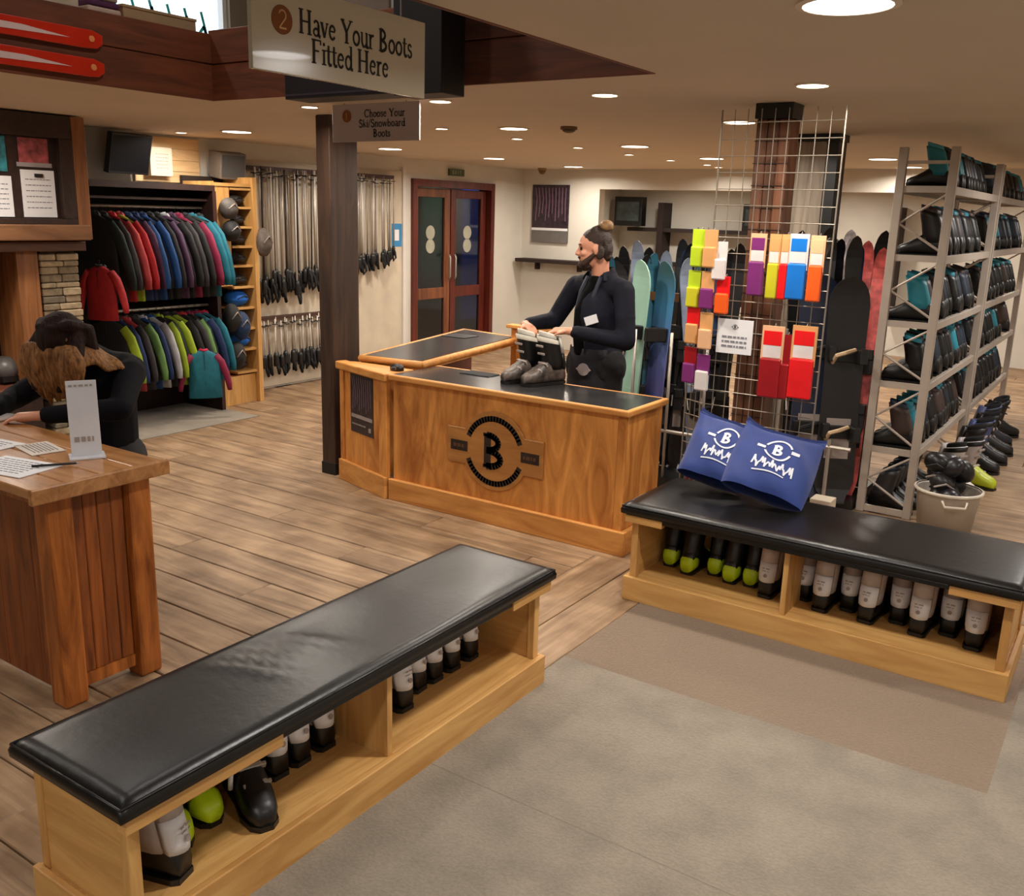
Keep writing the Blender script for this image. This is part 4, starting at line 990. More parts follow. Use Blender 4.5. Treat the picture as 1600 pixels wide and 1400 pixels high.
for i in range(30):
    r_ = random.Random(i+50); a = -1.2+i*.083; y = .045+.035*r_.random(); L = .17+.08*r_.random()-.03*abs(a)
    pts = []
    for k in range(7):
        tt = k/6; pts.append(hcw+wrt*(a*(.105+.03*math.sin(PI*tt))+.006*math.sin(tt*9+i))+wf*(y+.02*math.sin(PI*tt)-.02*tt+.006*math.cos(tt*9+i*2))+Vector((0, 0, .0-tt*(L+.05))))
    h.tube(pts, [.022, .03, .031, .028, .025, .018, .006], 8)
for i in range(16):          # lengths falling over her left shoulder
    pts = []
    for k in range(7):
        tt = k/6; pts.append(hcw+wrt*(-.045-(.13+.004*i)*tt)+wf*(.03-.011*i*tt-.01*i*(1-tt)+.005*math.sin(i+tt*6))+Vector((0, 0, .045-.005*i-(.13-.002*i)*tt+.012*math.sin(tt*6+i*.6))))
    h.tube(pts, [.024, .03, .031, .03, .027, .02, .008], 8)
h.build('hair_lengths', HLT, wo, remesh=.007, sm=3)
q = MB(); MM = frame(WP(.20, -.06, 1.03), wrt, (0, 0, 1), wf) @ Matrix.Rotation(.5, 4, 'Z'); q.box(-.045, .045, -.018, .018, .0, .02, MM); q.build('name_tag', PAPER, wo)

# ================================================================ LEFT WALL: notice board, stone column, clothes
nb = thing('notice_cabinet', 'dark timber notice cabinet with pinned sheets at the left edge', 'notice board', (-6.8, 3.4, 1.72))
N = lambda mb, n, mt, **k: mb.build(n, mt, nb, **k)
DK2 = wood('cabinet_dark', (30, 18, 14), (54, 32, 22), 'x', 12)
N(MB().box(-7.1, -6.82, 2.6, 4.16, 1.72, 2.49), 'case', DK2)
N(MB().box(-6.82, -6.76, 2.6, 4.16, 2.33, 2.49), 'header', DK2, bevel=.005); N(MB().box(-6.82, -6.76, 2.6, 4.16, 1.72, 1.76), 'lower_frame', DK2, bevel=.004)
N(MB().box(-6.82, -6.76, 4.06, 4.16, 1.76, 2.33), 'side_frame', DK2, bevel=.004)
N(MB().box(-7.0, -6.76, 4.165, 4.27, 1.61, 2.49), 'side_post', MIDW, bevel=.006)
N(MB().box(-7.0, -6.62, 2.6, 4.17, 1.61, 1.72), 'ledge', wood('ledge', (96, 62, 38), (134, 92, 58), 'y', 10), bevel=.008)
N(MB().box(-7.0, -6.7, 2.6, 4.17, 1.53, 1.60), 'lower_beam', wood('ledge2', (70, 40, 26), (104, 64, 42), 'y', 10), bevel=.006)
N(MB().box(-7.1, -6.76, 3.66, 3.82, .55, 1.53), 'wood_jamb', MIDW, bevel=.005)
def pin(nm, lb, v0, v1, z0, z1, mt, cat='paper', lines=True, u=-6.815):
    t = thing(nm, lb, cat, (u, (v0+v1)/2, z0)); MB().box(u, u+.004, v0, v1, z0, z1).build('sheet', mt, t)
    if lines:
        q = MB(); MM = SIDE(u+.0042, v0, z0)
        for i in range(6): scribble(q, MM, .03, (v1-v0)-.03, (z1-z0)*(.8-.12*i), .006, i)
        q.build('print', mat('print_grey', (120, 120, 128), .8), t)
    return t
t = pin('notice_sheet', 'white notice sheet on a clip, right side of the notice cabinet', 3.78, 4.03, 1.77, 2.1, PAPER)
MB().box(-6.81, -6.80, 3.88, 3.94, 2.05, 2.075).build('clip', BLACK, t)
pin('notice_sheet', 'white notice sheet cut by the left edge of the photo', 3.45, 3.71, 1.77, 2.05, PAPER)
pin('notice_sheet', 'narrow pale card strip above the right notice sheet', 3.76, 4.02, 2.12, 2.15, mat('card', (150, 140, 140), .7), lines=False)
pin('pinned_photo', 'pinned photograph with pink and red shapes in the notice cabinet', 3.78, 4.0, 2.15, 2.32, mat('pink_photo', (150, 70, 72), .6, var=.6, scale=18), 'picture', False)
pin('pinned_photo', 'green and blue picture at the top left of the notice cabinet', 3.5, 3.69, 2.08, 2.32, mat('green_photo', (40, 110, 120), .6, var=.7, scale=12), 'picture', False)
# stone column with stones as pieces
sc = thing('stone_column', 'narrow column of stacked grey-brown stones under the notice cabinet', 'column', (-6.9, 4.0, 0))
MB().box(-7.04, -6.8, 3.86, 4.13, 0, 1.53).build('core', mat('mortar', (72, 62, 50), .9), sc)
STM = [mat('stone%d' % k, c, .9, var=.25, scale=22, bump=.8) for k, c in enumerate([(150, 134, 108), (126, 112, 90), (166, 148, 120), (108, 98, 82)])]
z = 0; r_ = random.Random(3)
while z < 1.5:
    hh_ = r_.uniform(.035, .06); hh_ = min(hh_, 1.53-z); cuts = [3.84, 3.84+r_.uniform(.1, .2), 4.15]
    for a, b2 in zip(cuts, cuts[1:]):
        d = r_.uniform(-.012, .012)
        MB().box(-7.06, -6.775+d, a+.003, b2-.003, z+.002, z+hh_-.003).build('stone', r_.choice(STM), sc, bevel=.007, seg=1)
    z += hh_
# recess behind with shelf, its shade put into the wall colour
t = thing('hearth_bench', 'reddish timber bench behind the woman under the notice cabinet', 'bench', (-6.9, 3.2, 0))
MB().box(-7.3, -6.7, 2.4, 3.8, .50, .56).build('seat', wood('red_seat', (84, 40, 26), (120, 66, 44), 'y', 10), t, bevel=.005); MB().box(-7.25, -6.8, 2.45, 3.78, 0, .5).build('base', DK2, t)
t = thing('ski_helmet', 'grey and black helmet lying on the timber bench at the left edge', 'helmet', (-7.0, 3.6, .56))
MB().ball((-7.0, 3.62, .66), (.13, .11, .1)).build('shell', mat('helmet_grey', (84, 80, 78), .4), t, smooth=True); MB().box(-6.98, -6.88, 3.54, 3.7, .58, .62).build('brim', BLACK, t)
struct('trim_6', MB().box(-7.69, -7.3, 2.2, 4.1, 0, 2.45), mat('recess_shade', (22, 18, 16), .9), 'recess wall behind the stone column, shade put into its colour')  # darkness of the opening put into the wall colour

# jackets
def make_jacket(label, body_m, sleeve_m, hood_m, grp, L=.68):
    t = local(thing('ski_jacket', label, 'jacket', (0, 0, -50), 0, grp)); Bq = lambda mb, n, mt, **k: mb.build(n, mt, t, world=False, **k)
    q = MB()                      # hanger: x = across the shoulders, z = 0 at the rail
    q.tube([(0, 0, .0), (.012, 0, .015), (0, 0, .028), (-.012, 0, .015)], .003, 5); q.tube([(0, 0, 0), (0, 0, -.05)], .003, 5); q.tube([(-.2, 0, -.1), (0, 0, -.05), (.2, 0, -.1)], .006, 6)
    Bq(q, 'hanger', BLACK)
    def rg(z, w, d, n=14):
        return [(w*math.cos(2*PI*i/n), d*math.sin(2*PI*i/n), z) for i in range(n)]
    q = MB(); q.loft([rg(-.045, .05, .035), rg(-.075, .12, .045), rg(-.11, .19, .05), rg(-.2, .22, .06), rg(-.4, .225, .065), rg(-.06-L, .235, .06), rg(-.065-L, .22, .05)])
    Bq(q, 'body', body_m, smooth=True)
    for s in (-1, 1):
        q = MB(); q.tube([(s*.16, 0, -.12), (s*.235, .008, -.22), (s*.30, .012, -.40), (s*.335, .015, -.56), (s*.342, .015, -.64)], [.05, .055, .05, .042, .032], 10)
        Bq(q, 'sleeve', sleeve_m, smooth=True)
    q = MB(); q.tube([(-.06, .03, -.05), (0, .055, -.085), (.06, .03, -.05)], [.025, .045, .025], 8); q.tube([(-.05, -.01, -.035), (0, -.035, -.05), (.05, -.01, -.035)], [.018, .02, .018], 6)
    Bq(q, 'hood', hood_m, smooth=True)
    q = MB(); q.box(-.003, .003, -.062, -.045, -.55, -.1); Bq(q, 'zip', hood_m)
    return t
CL = lambda n, c: mat('cloth_'+n, c, .75, var=.15, scale=12, bump=.3)
red, black_, dkg, coral, blue, dblue, purp, teal, magenta, lime, grn, white_, char_, pinkc = CL('red', (150, 14, 22)), CL('black', (14, 13, 16)), CL('darkgreen', (20, 34, 32)), CL('coral', (160, 52, 54)), CL('blue', (9, 62, 116)), CL('dblue', (12, 34, 78)), CL('purple', (66, 38, 68)), CL('teal', (13, 98, 116)), CL('magenta', (120, 14, 54)), CL('lime', (138, 160, 32)), CL('green', (92, 128, 70)), CL('white', (160, 160, 164)), CL('char', (44, 40, 42)), CL('pink', (180, 28, 66))
jproto = make_jacket('proto', black_, black_, black_, None)
def jk_put(u, v, z, bm, sm, hm, lb, grp, sc_=1., tilt=0.):
    c = dup(jproto, (u, v, z), (0, rad(tilt), rad(random.uniform(-8, 8)+17)), lb, grp, {'body': bm, 'sleeve': sm, 'hood': hm, 'zip': hm}, sc_); c.scale[1] *= .45
up_ = [(black_, dkg, black_, 'black jacket with dark green sleeves'), (dkg, char_, black_, 'dark jacket with charcoal grey sleeves'), (red, coral, red, 'red jacket with coral sleeves'),
       (lime, red, coral, 'lime jacket with red sleeves'), (dblue, purp, dblue, 'dark blue jacket with purple sleeves'), (dblue, blue, dblue, 'dark blue jacket with bright blue sleeves'),
       (blue, blue, dblue, 'all bright blue jacket'), (black_, black_, black_, 'plain black jacket'), (black_, purp, black_, 'black jacket with mauve sleeves'),
       (purp, black_, white_, 'purple jacket with a white zip'), (black_, char_, purp, 'black jacket with grey sleeves and purple hood'), (magenta, black_, magenta, 'magenta jacket with black sleeves'),
       (black_, magenta, black_, 'black jacket with magenta sleeves'), (dkg, teal, teal, 'dark jacket with turquoise sleeves'), (teal, teal, dkg, 'all turquoise jacket at the end')]
for i, (a, b2, c, lb) in enumerate(up_): jk_put(-7.28, 4.60+i*.073, 1.84, a, b2, c, lb+' on the upper clothes rail', 'jackets on the upper rail', 1.02)
for i in range(14): jk_put(-7.34, 4.637+i*.073, 1.845, black_, black_, dkg, 'black jacket squeezed behind the '+ordw(i)+' coloured jacket on the upper rail', 'jackets on the upper rail', 1.03)
lo_ = [(black_, lime, black_, 'black children\'s jacket with lime sleeves'), (dblue, dblue, char_, 'navy children\'s jacket'), (coral, char_, coral, 'coral children\'s jacket with grey sleeves'), (char_, grn, char_, 'grey children\'s jacket with green sleeves'),
       (blue, dblue, white_, 'blue children\'s jacket with white zip'), (white_, white_, blue, 'white children\'s jacket with blue hood'), (black_, lime, lime, 'black children\'s jacket with lime hood and sleeves'), (lime, lime, black_, 'all lime children\'s jacket'),
       (lime, black_, black_, 'lime children\'s jacket with black sleeves'), (black_, char_, red, 'black children\'s jacket with red hood'), (dkg, grn, magenta, 'dark green children\'s jacket'), (teal, dblue, magenta, 'turquoise children\'s jacket with navy sleeves'), (teal, teal, pinkc, 'turquoise children\'s jacket with pink hood')]
for i, (a, b2, c, lb) in enumerate(lo_): jk_put(-7.24, 4.64+i*.08, .97, a, b2, c, lb+' on the lower clothes rail', 'jackets on the lower rail', .88)
for i in range(12): jk_put(-7.3, 4.68+i*.08, .975, black_, black_ if i % 2 else dkg, char_, 'black children\'s jacket behind the '+ordw(i)+' coloured jacket on the lower rail', 'jackets on the lower rail', .9)
t = dup(jproto, (-6.93, 5.36, .66), (0, 0, rad(55)), 'turquoise and pink jacket hung outward at the end of the lower rail', None, {'body': teal, 'sleeve': magenta, 'hood': pinkc, 'zip': black_}, .62)
t = dup(jproto, (-7.02, 4.47, 1.42), (0, 0, rad(20)), 'bright red jacket hung outward beside the stone column', None, {'body': red, 'sleeve': red, 'hood': black_, 'zip': black_}, .62)
wd = thing('clothes_rack', 'dark open wardrobe rack holding two rails of ski jackets', 'clothes rack', (-7.4, 5.1, 0))
Wd = lambda mb, n, mt, **k: mb.build(n, mt, wd, **k)
DKB = wood('rack_dark', (30, 14, 12), (52, 26, 20), 'z', 10)
Wd(MB().box(-7.68, -7.12, 4.50, 5.72, 2.01, 2.06), 'top_board', DKB); Wd(MB().box(-7.68, -7.12, 5.69, 5.73, 0, 2.01), 'side_panel', DKB); Wd(MB().box(-7.68, -7.66, 4.5, 5.69, 0, 2.01), 'back_panel', DKB)
Wd(MB().box(-7.68, -7.5, 4.50, 4.53, 0, 2.01), 'side_panel', DKB)
Wd(MB().tube([(-7.28, 4.53, 1.86), (-7.28, 5.69, 1.86)], .013, 8), 'rail', METAL, smooth=True); Wd(MB().tube([(-7.26, 4.53, .99), (-7.26, 5.69, .99)], .013, 8), 'rail', METAL, smooth=True)
Wd(MB().box(-7.6, -7.2, 4.53, 5.69, 1.92, 1.94), 'shelf', DKB)
# above the rack
t = thing('television', 'black television tilted down high on the left wall above the jackets', 'television', (-7.5, 5.12, 2.2))
M0 = Matrix.Translation((-7.5, 5.13, 2.30)) @ Matrix.Rotation(rad(8), 4, 'Z') @ Matrix.Rotation(rad(14), 4, 'Y')
MB().box(-.03, .03, -.22, .22, -.17, .17, M0).build('casing', BLACK, t, bevel=.006); MB().box(.03, .032, -.205, .205, -.15, .155, M0).build('screen', mat('tv_glass', (6, 8, 14), .5, spec=.2), t)
MB().box(-7.69, -7.52, 5.08, 5.18, 2.25, 2.33).build('bracket', BLACK, t)
WB = mat('white_carton', (200, 186, 166), .7, var=.04)
t = thing('white_carton', 'small white carton with grey print on the left wall, right of the television', 'box', (-7.6, 5.5, 2.13))
MB().box(-7.66, -7.58, 5.40, 5.63, 2.13, 2.38).build('carton', WB, t, bevel=.003); q = MB()
for i in range(5): scribble(q, SIDE(-7.58, 5.43, 2.15), .03, .16, .05+.03*i, .008, i)
q.build('print', GREYP, t)
t = thing('wall_panel', 'pale lit timber panel high on the left wall above the jackets', 'panel', (-7.68, 5.7, 2.08))
for i in range(4): MB().box(-7.7, -7.672, 5.3, 6.0, 2.08+i*.1, 2.178+i*.1).build('board', wood('pale_panel', (206, 170, 122), (232, 200, 152), 'y', 8), t, bevel=.002, seg=1)
t = thing('wall_speaker', 'grey box-shaped speaker on the left wall, right of the pale panel', 'speaker', (-7.5, 6.2, 2.14))
M0 = Matrix.Translation((-7.5, 6.2, 2.26)) @ Matrix.Rotation(rad(-14), 4, 'Z') @ Matrix.Rotation(rad(8), 4, 'Y')
MB().prism([(-.1, -.16), (.1, -.13), (.1, .13), (-.1, .16)], -.12, .12, M0).build('case', mat('speaker_grey', (112, 106, 100), .5), t, bevel=.01); MB().box(.1, .106, -.115, .115, -.1, .1, M0).build('grille', mat('speaker_dark', (76, 76, 76), .7), t)
MB().box(-7.69, -7.58, 6.15, 6.25, 2.2, 2.28).build('bracket', BLACK, t)
# pine shelf unit with goods
su = thing('pine_shelf_unit', 'tall narrow pine shelf unit between the jackets and the ski poles', 'shelf unit', (-7.4, 6.02, 0))
S = lambda mb, n, mt, **k: mb.build(n, mt, su, **k)
S(MB().box(-7.62, -7.22, 5.76, 5.79, 0, 2.1), 'side_panel', PINEZ); S(MB().box(-7.62, -7.20, 6.22, 6.27, 0, 2.15), 'side_panel', PINEZ, bevel=.003)
S(MB().box(-7.66, -7.62, 5.76, 6.27, 0, 2.15), 'back_panel', mat('shelf_dark_back', (40, 30, 26), .8))
SZ = [.3, .52, .72, .92, 1.12, 1.32, 1.5, 1.68, 1.86, 2.03]
for z in SZ: S(MB().box(-7.62, -7.23, 5.98, 6.22, z, z+.02), 'shelf', PINEV)
S(MB().box(-7.6, -7.24, 5.79, 5.97, 0, .28), 'base_box', PINEZ); S(MB().box(-7.6, -7.26, 5.98, 6.22, 0, .28), 'base_box', PINEZ)
S(MB().box(-7.25, -7.235, 5.79, 5.97, 1.15, 2.08), 'peg_board', PINEZ)
S(MB().box(-7.6, -7.22, 5.79, 6.22, 2.06, 2.09), 'top_board', PINEV)
DKC = mat('dark_goods', (34, 28, 28), .7, var=.4, scale=20)
BLU = CL('bag_blue', (14, 96, 190))
def soft(nm, lb, cat, c, r, m, grp=None, extra=None, strap=True):
    t = thing(nm, lb, cat, (c[0], c[1], c[2]-r[2]), 0, grp); q = MB(); q.ball(c, r, 12, 8)
    q.v = [(c[0]+(x-c[0])*(1.15-.3*abs((z-c[2])/r[2])), y, max(z, c[2]-r[2]*.92)) for x, y, z in q.v]
    q.build('body', m, t, smooth=True)
    if strap: MB().tube([(c[0]+r[0]*.9, c[1]-r[1]*.6, c[2]), (c[0]+r[0]*1.1, c[1], c[2]+r[2]*.45), (c[0]+r[0]*.9, c[1]+r[1]*.6, c[2])], .006, 6).build('strap', extra or BLACK, t, smooth=True)
    return t
for i, z in enumerate(SZ):
    if i in (1, 2, 3): soft('rolled_bag', 'bright blue rolled bag, '+['', 'lowest', 'middle', 'top'][i]+' of the three on the pine shelf unit', 'bag', (-7.36, 6.1, z+.02+.078), (.12, .11, .08), BLU, 'blue bags on the pine shelf unit', DKC)
    elif i < 9 and i > 0: soft('dark_pouch', 'dark soft pouch, '+ordw(i-4)+' shelf above the blue bags on the pine unit', 'pouch', (-7.4, 6.1, z+.02+.06), (.15, .115, .062), DKC, 'dark pouches on the pine shelf unit')
    elif i == 0: soft('dark_pouch', 'dark pouch on the lowest shelf of the pine shelf unit', 'pouch', (-7.4, 6.1, z+.02+.06), (.12, .1, .062), DKC)
for k, (v_, z_, c_, lb) in enumerate([(5.88, 1.86, (120, 110, 104), 'grey and black goggles hanging high on the peg board'), (5.9, 1.66, (30, 28, 30), 'black gloves hanging on the peg board'),
        (5.86, .86, (26, 25, 27), 'black backpack hanging low on the shelf unit'), (5.97, .78, (16, 70, 130), 'blue and black bag hanging in front of the shelf unit'), (5.9, .5, (24, 24, 26), 'large black bag hanging above the pine base box'), (6.33, 1.55, (150, 132, 120), 'pale goods hanging off the right side of the pine shelf unit')]):
    soft('hanging_goods', lb, 'goods', (-7.14 if k < 5 else -7.2, v_, z_), (.08, .09, .1 if k < 2 else .14), mat('goods%d' % k, tuple(int(v*.6) for v in c_), .7, var=.4, scale=20), None, GREYP)
# ski poles on wall
pp = thing('pole_board', 'long pale board with dark hooks holding the ski poles on the left wall', 'rack', (-7.68, 7.7, 0))
MB().box(-7.7, -7.68, 6.45, 8.95, .02, 2.34).build('board', mat('pale_board', (196, 184, 164), .6, var=.1, scale=4), pp)
MB().box(-7.68, -7.60, 6.5, 7.75, 2.24, 2.28).build('hook_rail', mat('rail_brown', (66, 38, 30), .6), pp); MB().box(-7.68, -7.60, 7.85, 8.7, 2.24, 2.28).build('hook_rail', mat('rail_brown', (66, 38, 30)), pp)
MB().box(-7.68, -7.60, 6.5, 7.75, .74, .77).build('hook_rail', mat('rail_brown', (66, 38, 30)), pp)
MB().box(-7.70, -7.66, 8.93, 8.98, 0, 2.38).build('edge_strip', WHITEP, pp)
def make_pole(L, col):
    t = local(thing('ski_pole', 'proto', 'ski pole', (0, 0, -50))); Q = lambda mb, n, mt: mb.build(n, mt, t, world=False, smooth=True)
    Q(MB().tube([(0, 0, 0), (0, 0, -L)], [.007, .010], 6), 'shaft', col)
    Q(MB().tube([(0, 0, -.05), (0, 0, -.058)], [.03, .032], 10), 'basket', BLACK)
    Q(MB().tube([(0, 0, -L), (0, 0, -L-.03), (0, 0, -L-.07), (0, 0, -L-.12), (.0, 0, -L-.14)], [.02, .028, .026, .03, .022], 8), 'grip', BLACK)
    Q(MB().tube([(0, 0, -L-.03), (.03, .02, -L-.09), (.035, .03, -L-.17), (.03, .0, -L-.22), (.01, -.01, -L-.13)], .016, 5), 'strap', BLACKF)
    return t
pole = make_pole(1.0, METAL); pole_b = make_pole(.36, METAL)
for i in range(36):
    v_ = 6.56+i*.034; rp = random.Random(i)
    dup(pole, (-7.585+rp.uniform(-.03, .05), v_, 2.26+rp.uniform(-.04, .02)), (rad(rp.uniform(-1, 1)), 0, rp.uniform(0, 6)), ordw(i)+' ski pole from the pine unit in the long row left of the dark post', 'ski poles left of the post', {'shaft': DKC} if i % 5 == 2 else ({'shaft': WHITEP} if i % 3 == 0 else None), 1.04+.1*rp.random()-.12*(i/36))
for i in range(24):
    v_ = 7.88+i*.034; rp = random.Random(i+99)
    dup(pole, (-7.585+rp.uniform(-.03, .05), v_, 2.26+rp.uniform(-.04, .02)), (rad(rp.uniform(-1, 1)), 0, rp.uniform(0, 6)), ordw(i)+' ski pole from the left between the dark post and the brown door', 'ski poles right of the post', {'shaft': WHITEP} if i % 3 == 0 else None, .92-.14*(i/24))
for i in range(22):
    v_ = 6.6+i*.052; rp = random.Random(i+199)
    dup(pole_b, (-7.585+rp.uniform(-.02, .05), v_, .75+rp.uniform(-.03, .02)), (rad(rp.uniform(-1, 1)), 0, rp.uniform(0, 6)), ordw(i)+' short ski pole from the left in the bottom row near the floor', 'short ski poles in the bottom row', {'shaft': WHITEP} if i % 2 else None)
for q_ in (pole, pole_b, jproto): pass
t = pin('wall_notice', 'blue and white notice on the white board left of the brown door', 8.74, 8.92, 1.46, 1.73, mat('notice_blue', (52, 132, 184), .5), 'sign', False, u=-7.68)
MB().box(-7.676, -7.674, 8.79, 8.87, 1.53, 1.66).build('print', PAPER, t)
# ================================================================ DOUBLE DOOR
dr = struct('door_1', MB().box(-7.88, -7.66, 9.12, 9.2, 0, 2.27).box(-7.88, -7.66, 10.77, 10.85, 0, 2.27).box(-7.88, -7.66, 9.2, 10.77, 2.18, 2.27), MAHO, 'dark red-brown glazed double door in the left wall')
GL2 = mat('door_glass', (60, 70, 84), .06, var=.02, trans=.92)
for k, (a, b2) in enumerate(((9.21, 9.97), (9.99, 10.76))):
    q = MB(); q.box(-7.8, -7.75, a, a+.11, .02, 2.17); q.box(-7.8, -7.75, b2-.11, b2, .02, 2.17); q.box(-7.8, -7.75, a+.11, b2-.11, 2.06, 2.17); q.box(-7.8, -7.75, a+.11, b2-.11, .02, .25); q.box(-7.8, -7.75, a+.11, b2-.11, .78, .92)
    lf = q.build('door_leaf', MAHO if k else wood('door_leaf_l', (92, 48, 26), (132, 78, 46), 'z', 10), dr, bevel=.004)
    MB().box(-7.777, -7.772, a+.11, b2-.11, .92, 2.06).build('pane', GL2, lf); MB().box(-7.777, -7.772, a+.11, b2-.11, .25, .78).build('pane', GL2, lf)
    hy = b2-.05 if k == 0 else a+.05
    MB().tube([(-7.72, hy, 1.02), (-7.7, hy, 1.06), (-7.7, hy, 1.3), (-7.72, hy, 1.34)], .012, 8).build('door_handle', METAL, lf, smooth=True)
    q = MB(); cy = (a+b2)/2
    for zz in (1.62, 1.45): q.disc((cy, zz, 0), .09, .002, 16, SIDE(-7.7715, 0, 0))
    q.build('sticker', mat('door_sticker', (170, 168, 150), .6), lf)
struct('wall_sky_block', MB().box(-9.3, -9.2, 8.4, 13.9, 0, 2.5).box(-9.2, -7.9, 8.3, 8.4, 0, 2.5).box(-9.2, -7.9, 13.9, 14.0, 0, 2.5).box(-9.3, -7.9, 8.3, 14.0, 2.5, 2.6), mat('sky_block_dark', (60, 52, 46), .8))  # enclosure added to keep the bright sky out behind the door glass
struct('floor_sky_block', MB().box(-9.3, -7.9, 8.3, 14.0, -.1, 0), mat('sky_block_floor', (90, 80, 70), .8))
t = thing('banner', 'blue banner seen through the right leaf of the brown door', 'banner', (-9.15, 12.5, .2))
MB().box(-9.18, -9.17, 12.1, 12.95, .2, 2.35).build('cloth', mat('banner_blue_glow', (44, 92, 190), .7, emis=.35), t); MB().tube([(-9.175, 12.07, 2.36), (-9.175, 12.97, 2.36)], .012).build('rod', METAL, t)  # brightness put into the blue cloth as emission
t = thing('banner', 'green banner seen through the left leaf of the brown door', 'banner', (-9.15, 11.3, .9))
MB().box(-9.18, -9.17, 11.1, 11.6, .9, 2.2).build('cloth', mat('banner_green_glow', (60, 140, 90), .7, emis=.25), t); MB().tube([(-9.175, 11.07, 2.21), (-9.175, 11.63, 2.21)], .012).build('rod', METAL, t)  # green cloth emits too, its light is put into the material
lamp(-8.5, 11.6, .1, 14, COOL, label='ceiling light of the added enclosure behind the brown door')
for k in (0, 1): pass
# ================================================================ BACK WALL
t = thing('wall_poster', 'dark portrait poster with a pale strip on the back wall left of the man', 'poster', (-7.22, 11.58, 1.45))
MB().box(-7.52, -6.92, 11.575, 11.595, 1.50, 2.29).build('sheet', mat('poster_photo', (50, 38, 46), .4, var=.6, scale=14), t)
MB().box(-7.52, -6.92, 11.572, 11.575, 1.665, 1.70).build('pale_strip', PAPER, t); MB().box(-7.52, -6.92, 11.572, 11.575, 1.50, 1.66).build('lower_band', mat('poster_low', (104, 100, 96), .5), t)
q = MB()
for i in range(10): stroke(q, [(-7.46+i*.055, 1.8+.05*(i % 3)), (-7.44+i*.052, 2.1-.05*(i % 2)), (-7.47+i*.056, 2.25)], .012, FRONT(0, 11.574, 0))
q.build('picture', mat('poster_mauve2', (120, 90, 110), .5), t)
BRK = mat('shelf_dark', (38, 24, 20), .7, var=.1)
t = thing('wall_shelf', 'long dark shelf board on the back wall below the poster', 'shelf', (-7.2, 11.5, 1.23))
MB().box(-7.65, -6.46, 11.36, 11.6, 1.22, 1.27).build('board', BRK, t, bevel=.004)
for x in (-7.4, -6.7): MB().box(x, x+.03, 11.5, 11.6, 1.12, 1.22).build('bracket', BRK, t)
t = thing('wall_shelf_frame', 'dark shelf frame with uprights on the wall of the room beyond the opening', 'shelf', (-5.6, 14.5, 0))
for z in (1.12, 1.66): MB().box(-7.4, -4.2, 14.3, 14.6, z, z+.06).build('shelf_board', BRK, t)
for x in (-6.85, -4.35, -3.2): MB().box(x, x+.1, 14.28, 14.6, .6, 2.12).build('upright', BRK, t)
for k, (x0, x1, z0, z1, lb) in enumerate([(-7.55, -7.05, 1.74, 2.2, 'dark screen with a mottled face in the far room behind the man'), (-5.35, -4.95, 1.72, 2.12, 'dark boxy appliance on the far shelf left of the wire grid'), (-4.8, -4.5, 1.72, 2.2, 'dark slim box on the far shelf beside the wire grid')]):
    t = thing('far_box', lb, 'box', ((x0+x1)/2, 14.2, z0)); MB().box(x0, x1, 14.1, 14.27, z0, z1).build('case', BLACK, t, bevel=.01); MB().box(x0+.05, x1-.05, 14.09, 14.1, z0+.08, z1-.08).build('face', mat('far_face', (60, 70, 70), .3, var=.5, scale=6), t)  # face colour is mottled by noise
t = thing('mirror_post', 'brown timber post deep in the room behind the wire grid', 'post', (-3.3, 9.5, 0))
MB().box(-3.42, -3.2, 9.4, 9.62, 0, 2.3).build('shaft', PILLARW, t, bevel=.006); MB().box(-3.45, -3.17, 9.37, 9.65, 2.3, CZ-.001).build('capital', BRK, t)

# ================================================================ PILLARS, GRID
t = thing('timber_pillar', 'thick rustic timber pillar with black cap behind the wire grid', 'pillar', (-1.8, 5.18, 0))
for i in range(3):
    MB().box(-1.90+i*.062, -1.90+(i+1)*.062-.002, 5.1+.004*(i % 2), 5.26, 0, 2.42).build('timber', PILLARW, t, bevel=.006, seg=1)
MB().box(-1.91, -1.705, 5.09, 5.27, 2.42, CZ-.001).build('cap', BLACK, t, bevel=.004)
q = MB()
for i in range(18): MB().box(-1.903, -1.62, 5.092, 5.1, .35+i*.115, .353+i*.115).build if False else q.box(-1.903, -1.713, 5.097, 5.1, .35+i*.115, .354+i*.115)
q.build('saw_marks', mat('saw_dark', (40, 24, 16), .8), t)
t = thing('timber_pillar', 'second pillar with a pale worn face and black edge, right of the first', 'pillar', (-2.1, 7.1, 0))
MB().box(-2.30, -2.07, 6.98, 7.18, 0, 2.45).build('worn_face', wood('worn_board', (128, 112, 96), (172, 158, 140), 'z', 10), t, bevel=.006); MB().box(-2.07, -1.99, 6.98, 7.18, 0, 2.45).build('black_edge', BLACK, t); MB().box(-2.31, -1.98, 6.96, 7.2, 2.45, CZ-.001).build('cap', BLACK, t)
gp = thing('wire_grid_display', 'tall chrome wire grid panel behind the blue bags', 'display grid', (-1.7, 4.9, 0))
q = MB(); U0, U1 = -2.015, -1.375
n = 9
for i in range(n+1):
    x = U0+(U1-U0)*i/n; q.tube([(x, 4.9, .02), (x, 4.9, 2.45)], .0026 if 0 < i < n else .005, 5)
z = .06
while z < 2.42: q.tube([(U0, 4.897, z), (U1, 4.897, z)], .0026, 5); z += .083
tag(q.build('wire_mesh', CHROME, gp), kind='stuff')
q = MB()
for i in range(4): a = Vector((U0, 4.9, 0)).lerp(Vector((-2.13, 4.96, 0)), i/3.); q.tube([(a.x, a.y, .3), (a.x, a.y, 1.85)], .0032 if i < 3 else .005, 5)
z = .31
while z < 1.86: q.tube([(U0, 4.897, z), (-2.13, 4.957, z)], .003, 5); z += .083
tag(q.build('side_mesh', CHROME, gp), kind='stuff')
for x in (-1.95, -1.44): MB().box(x-.015, x+.015, 4.72, 5.08, 0.0, .02).build('foot', CHROME, gp)
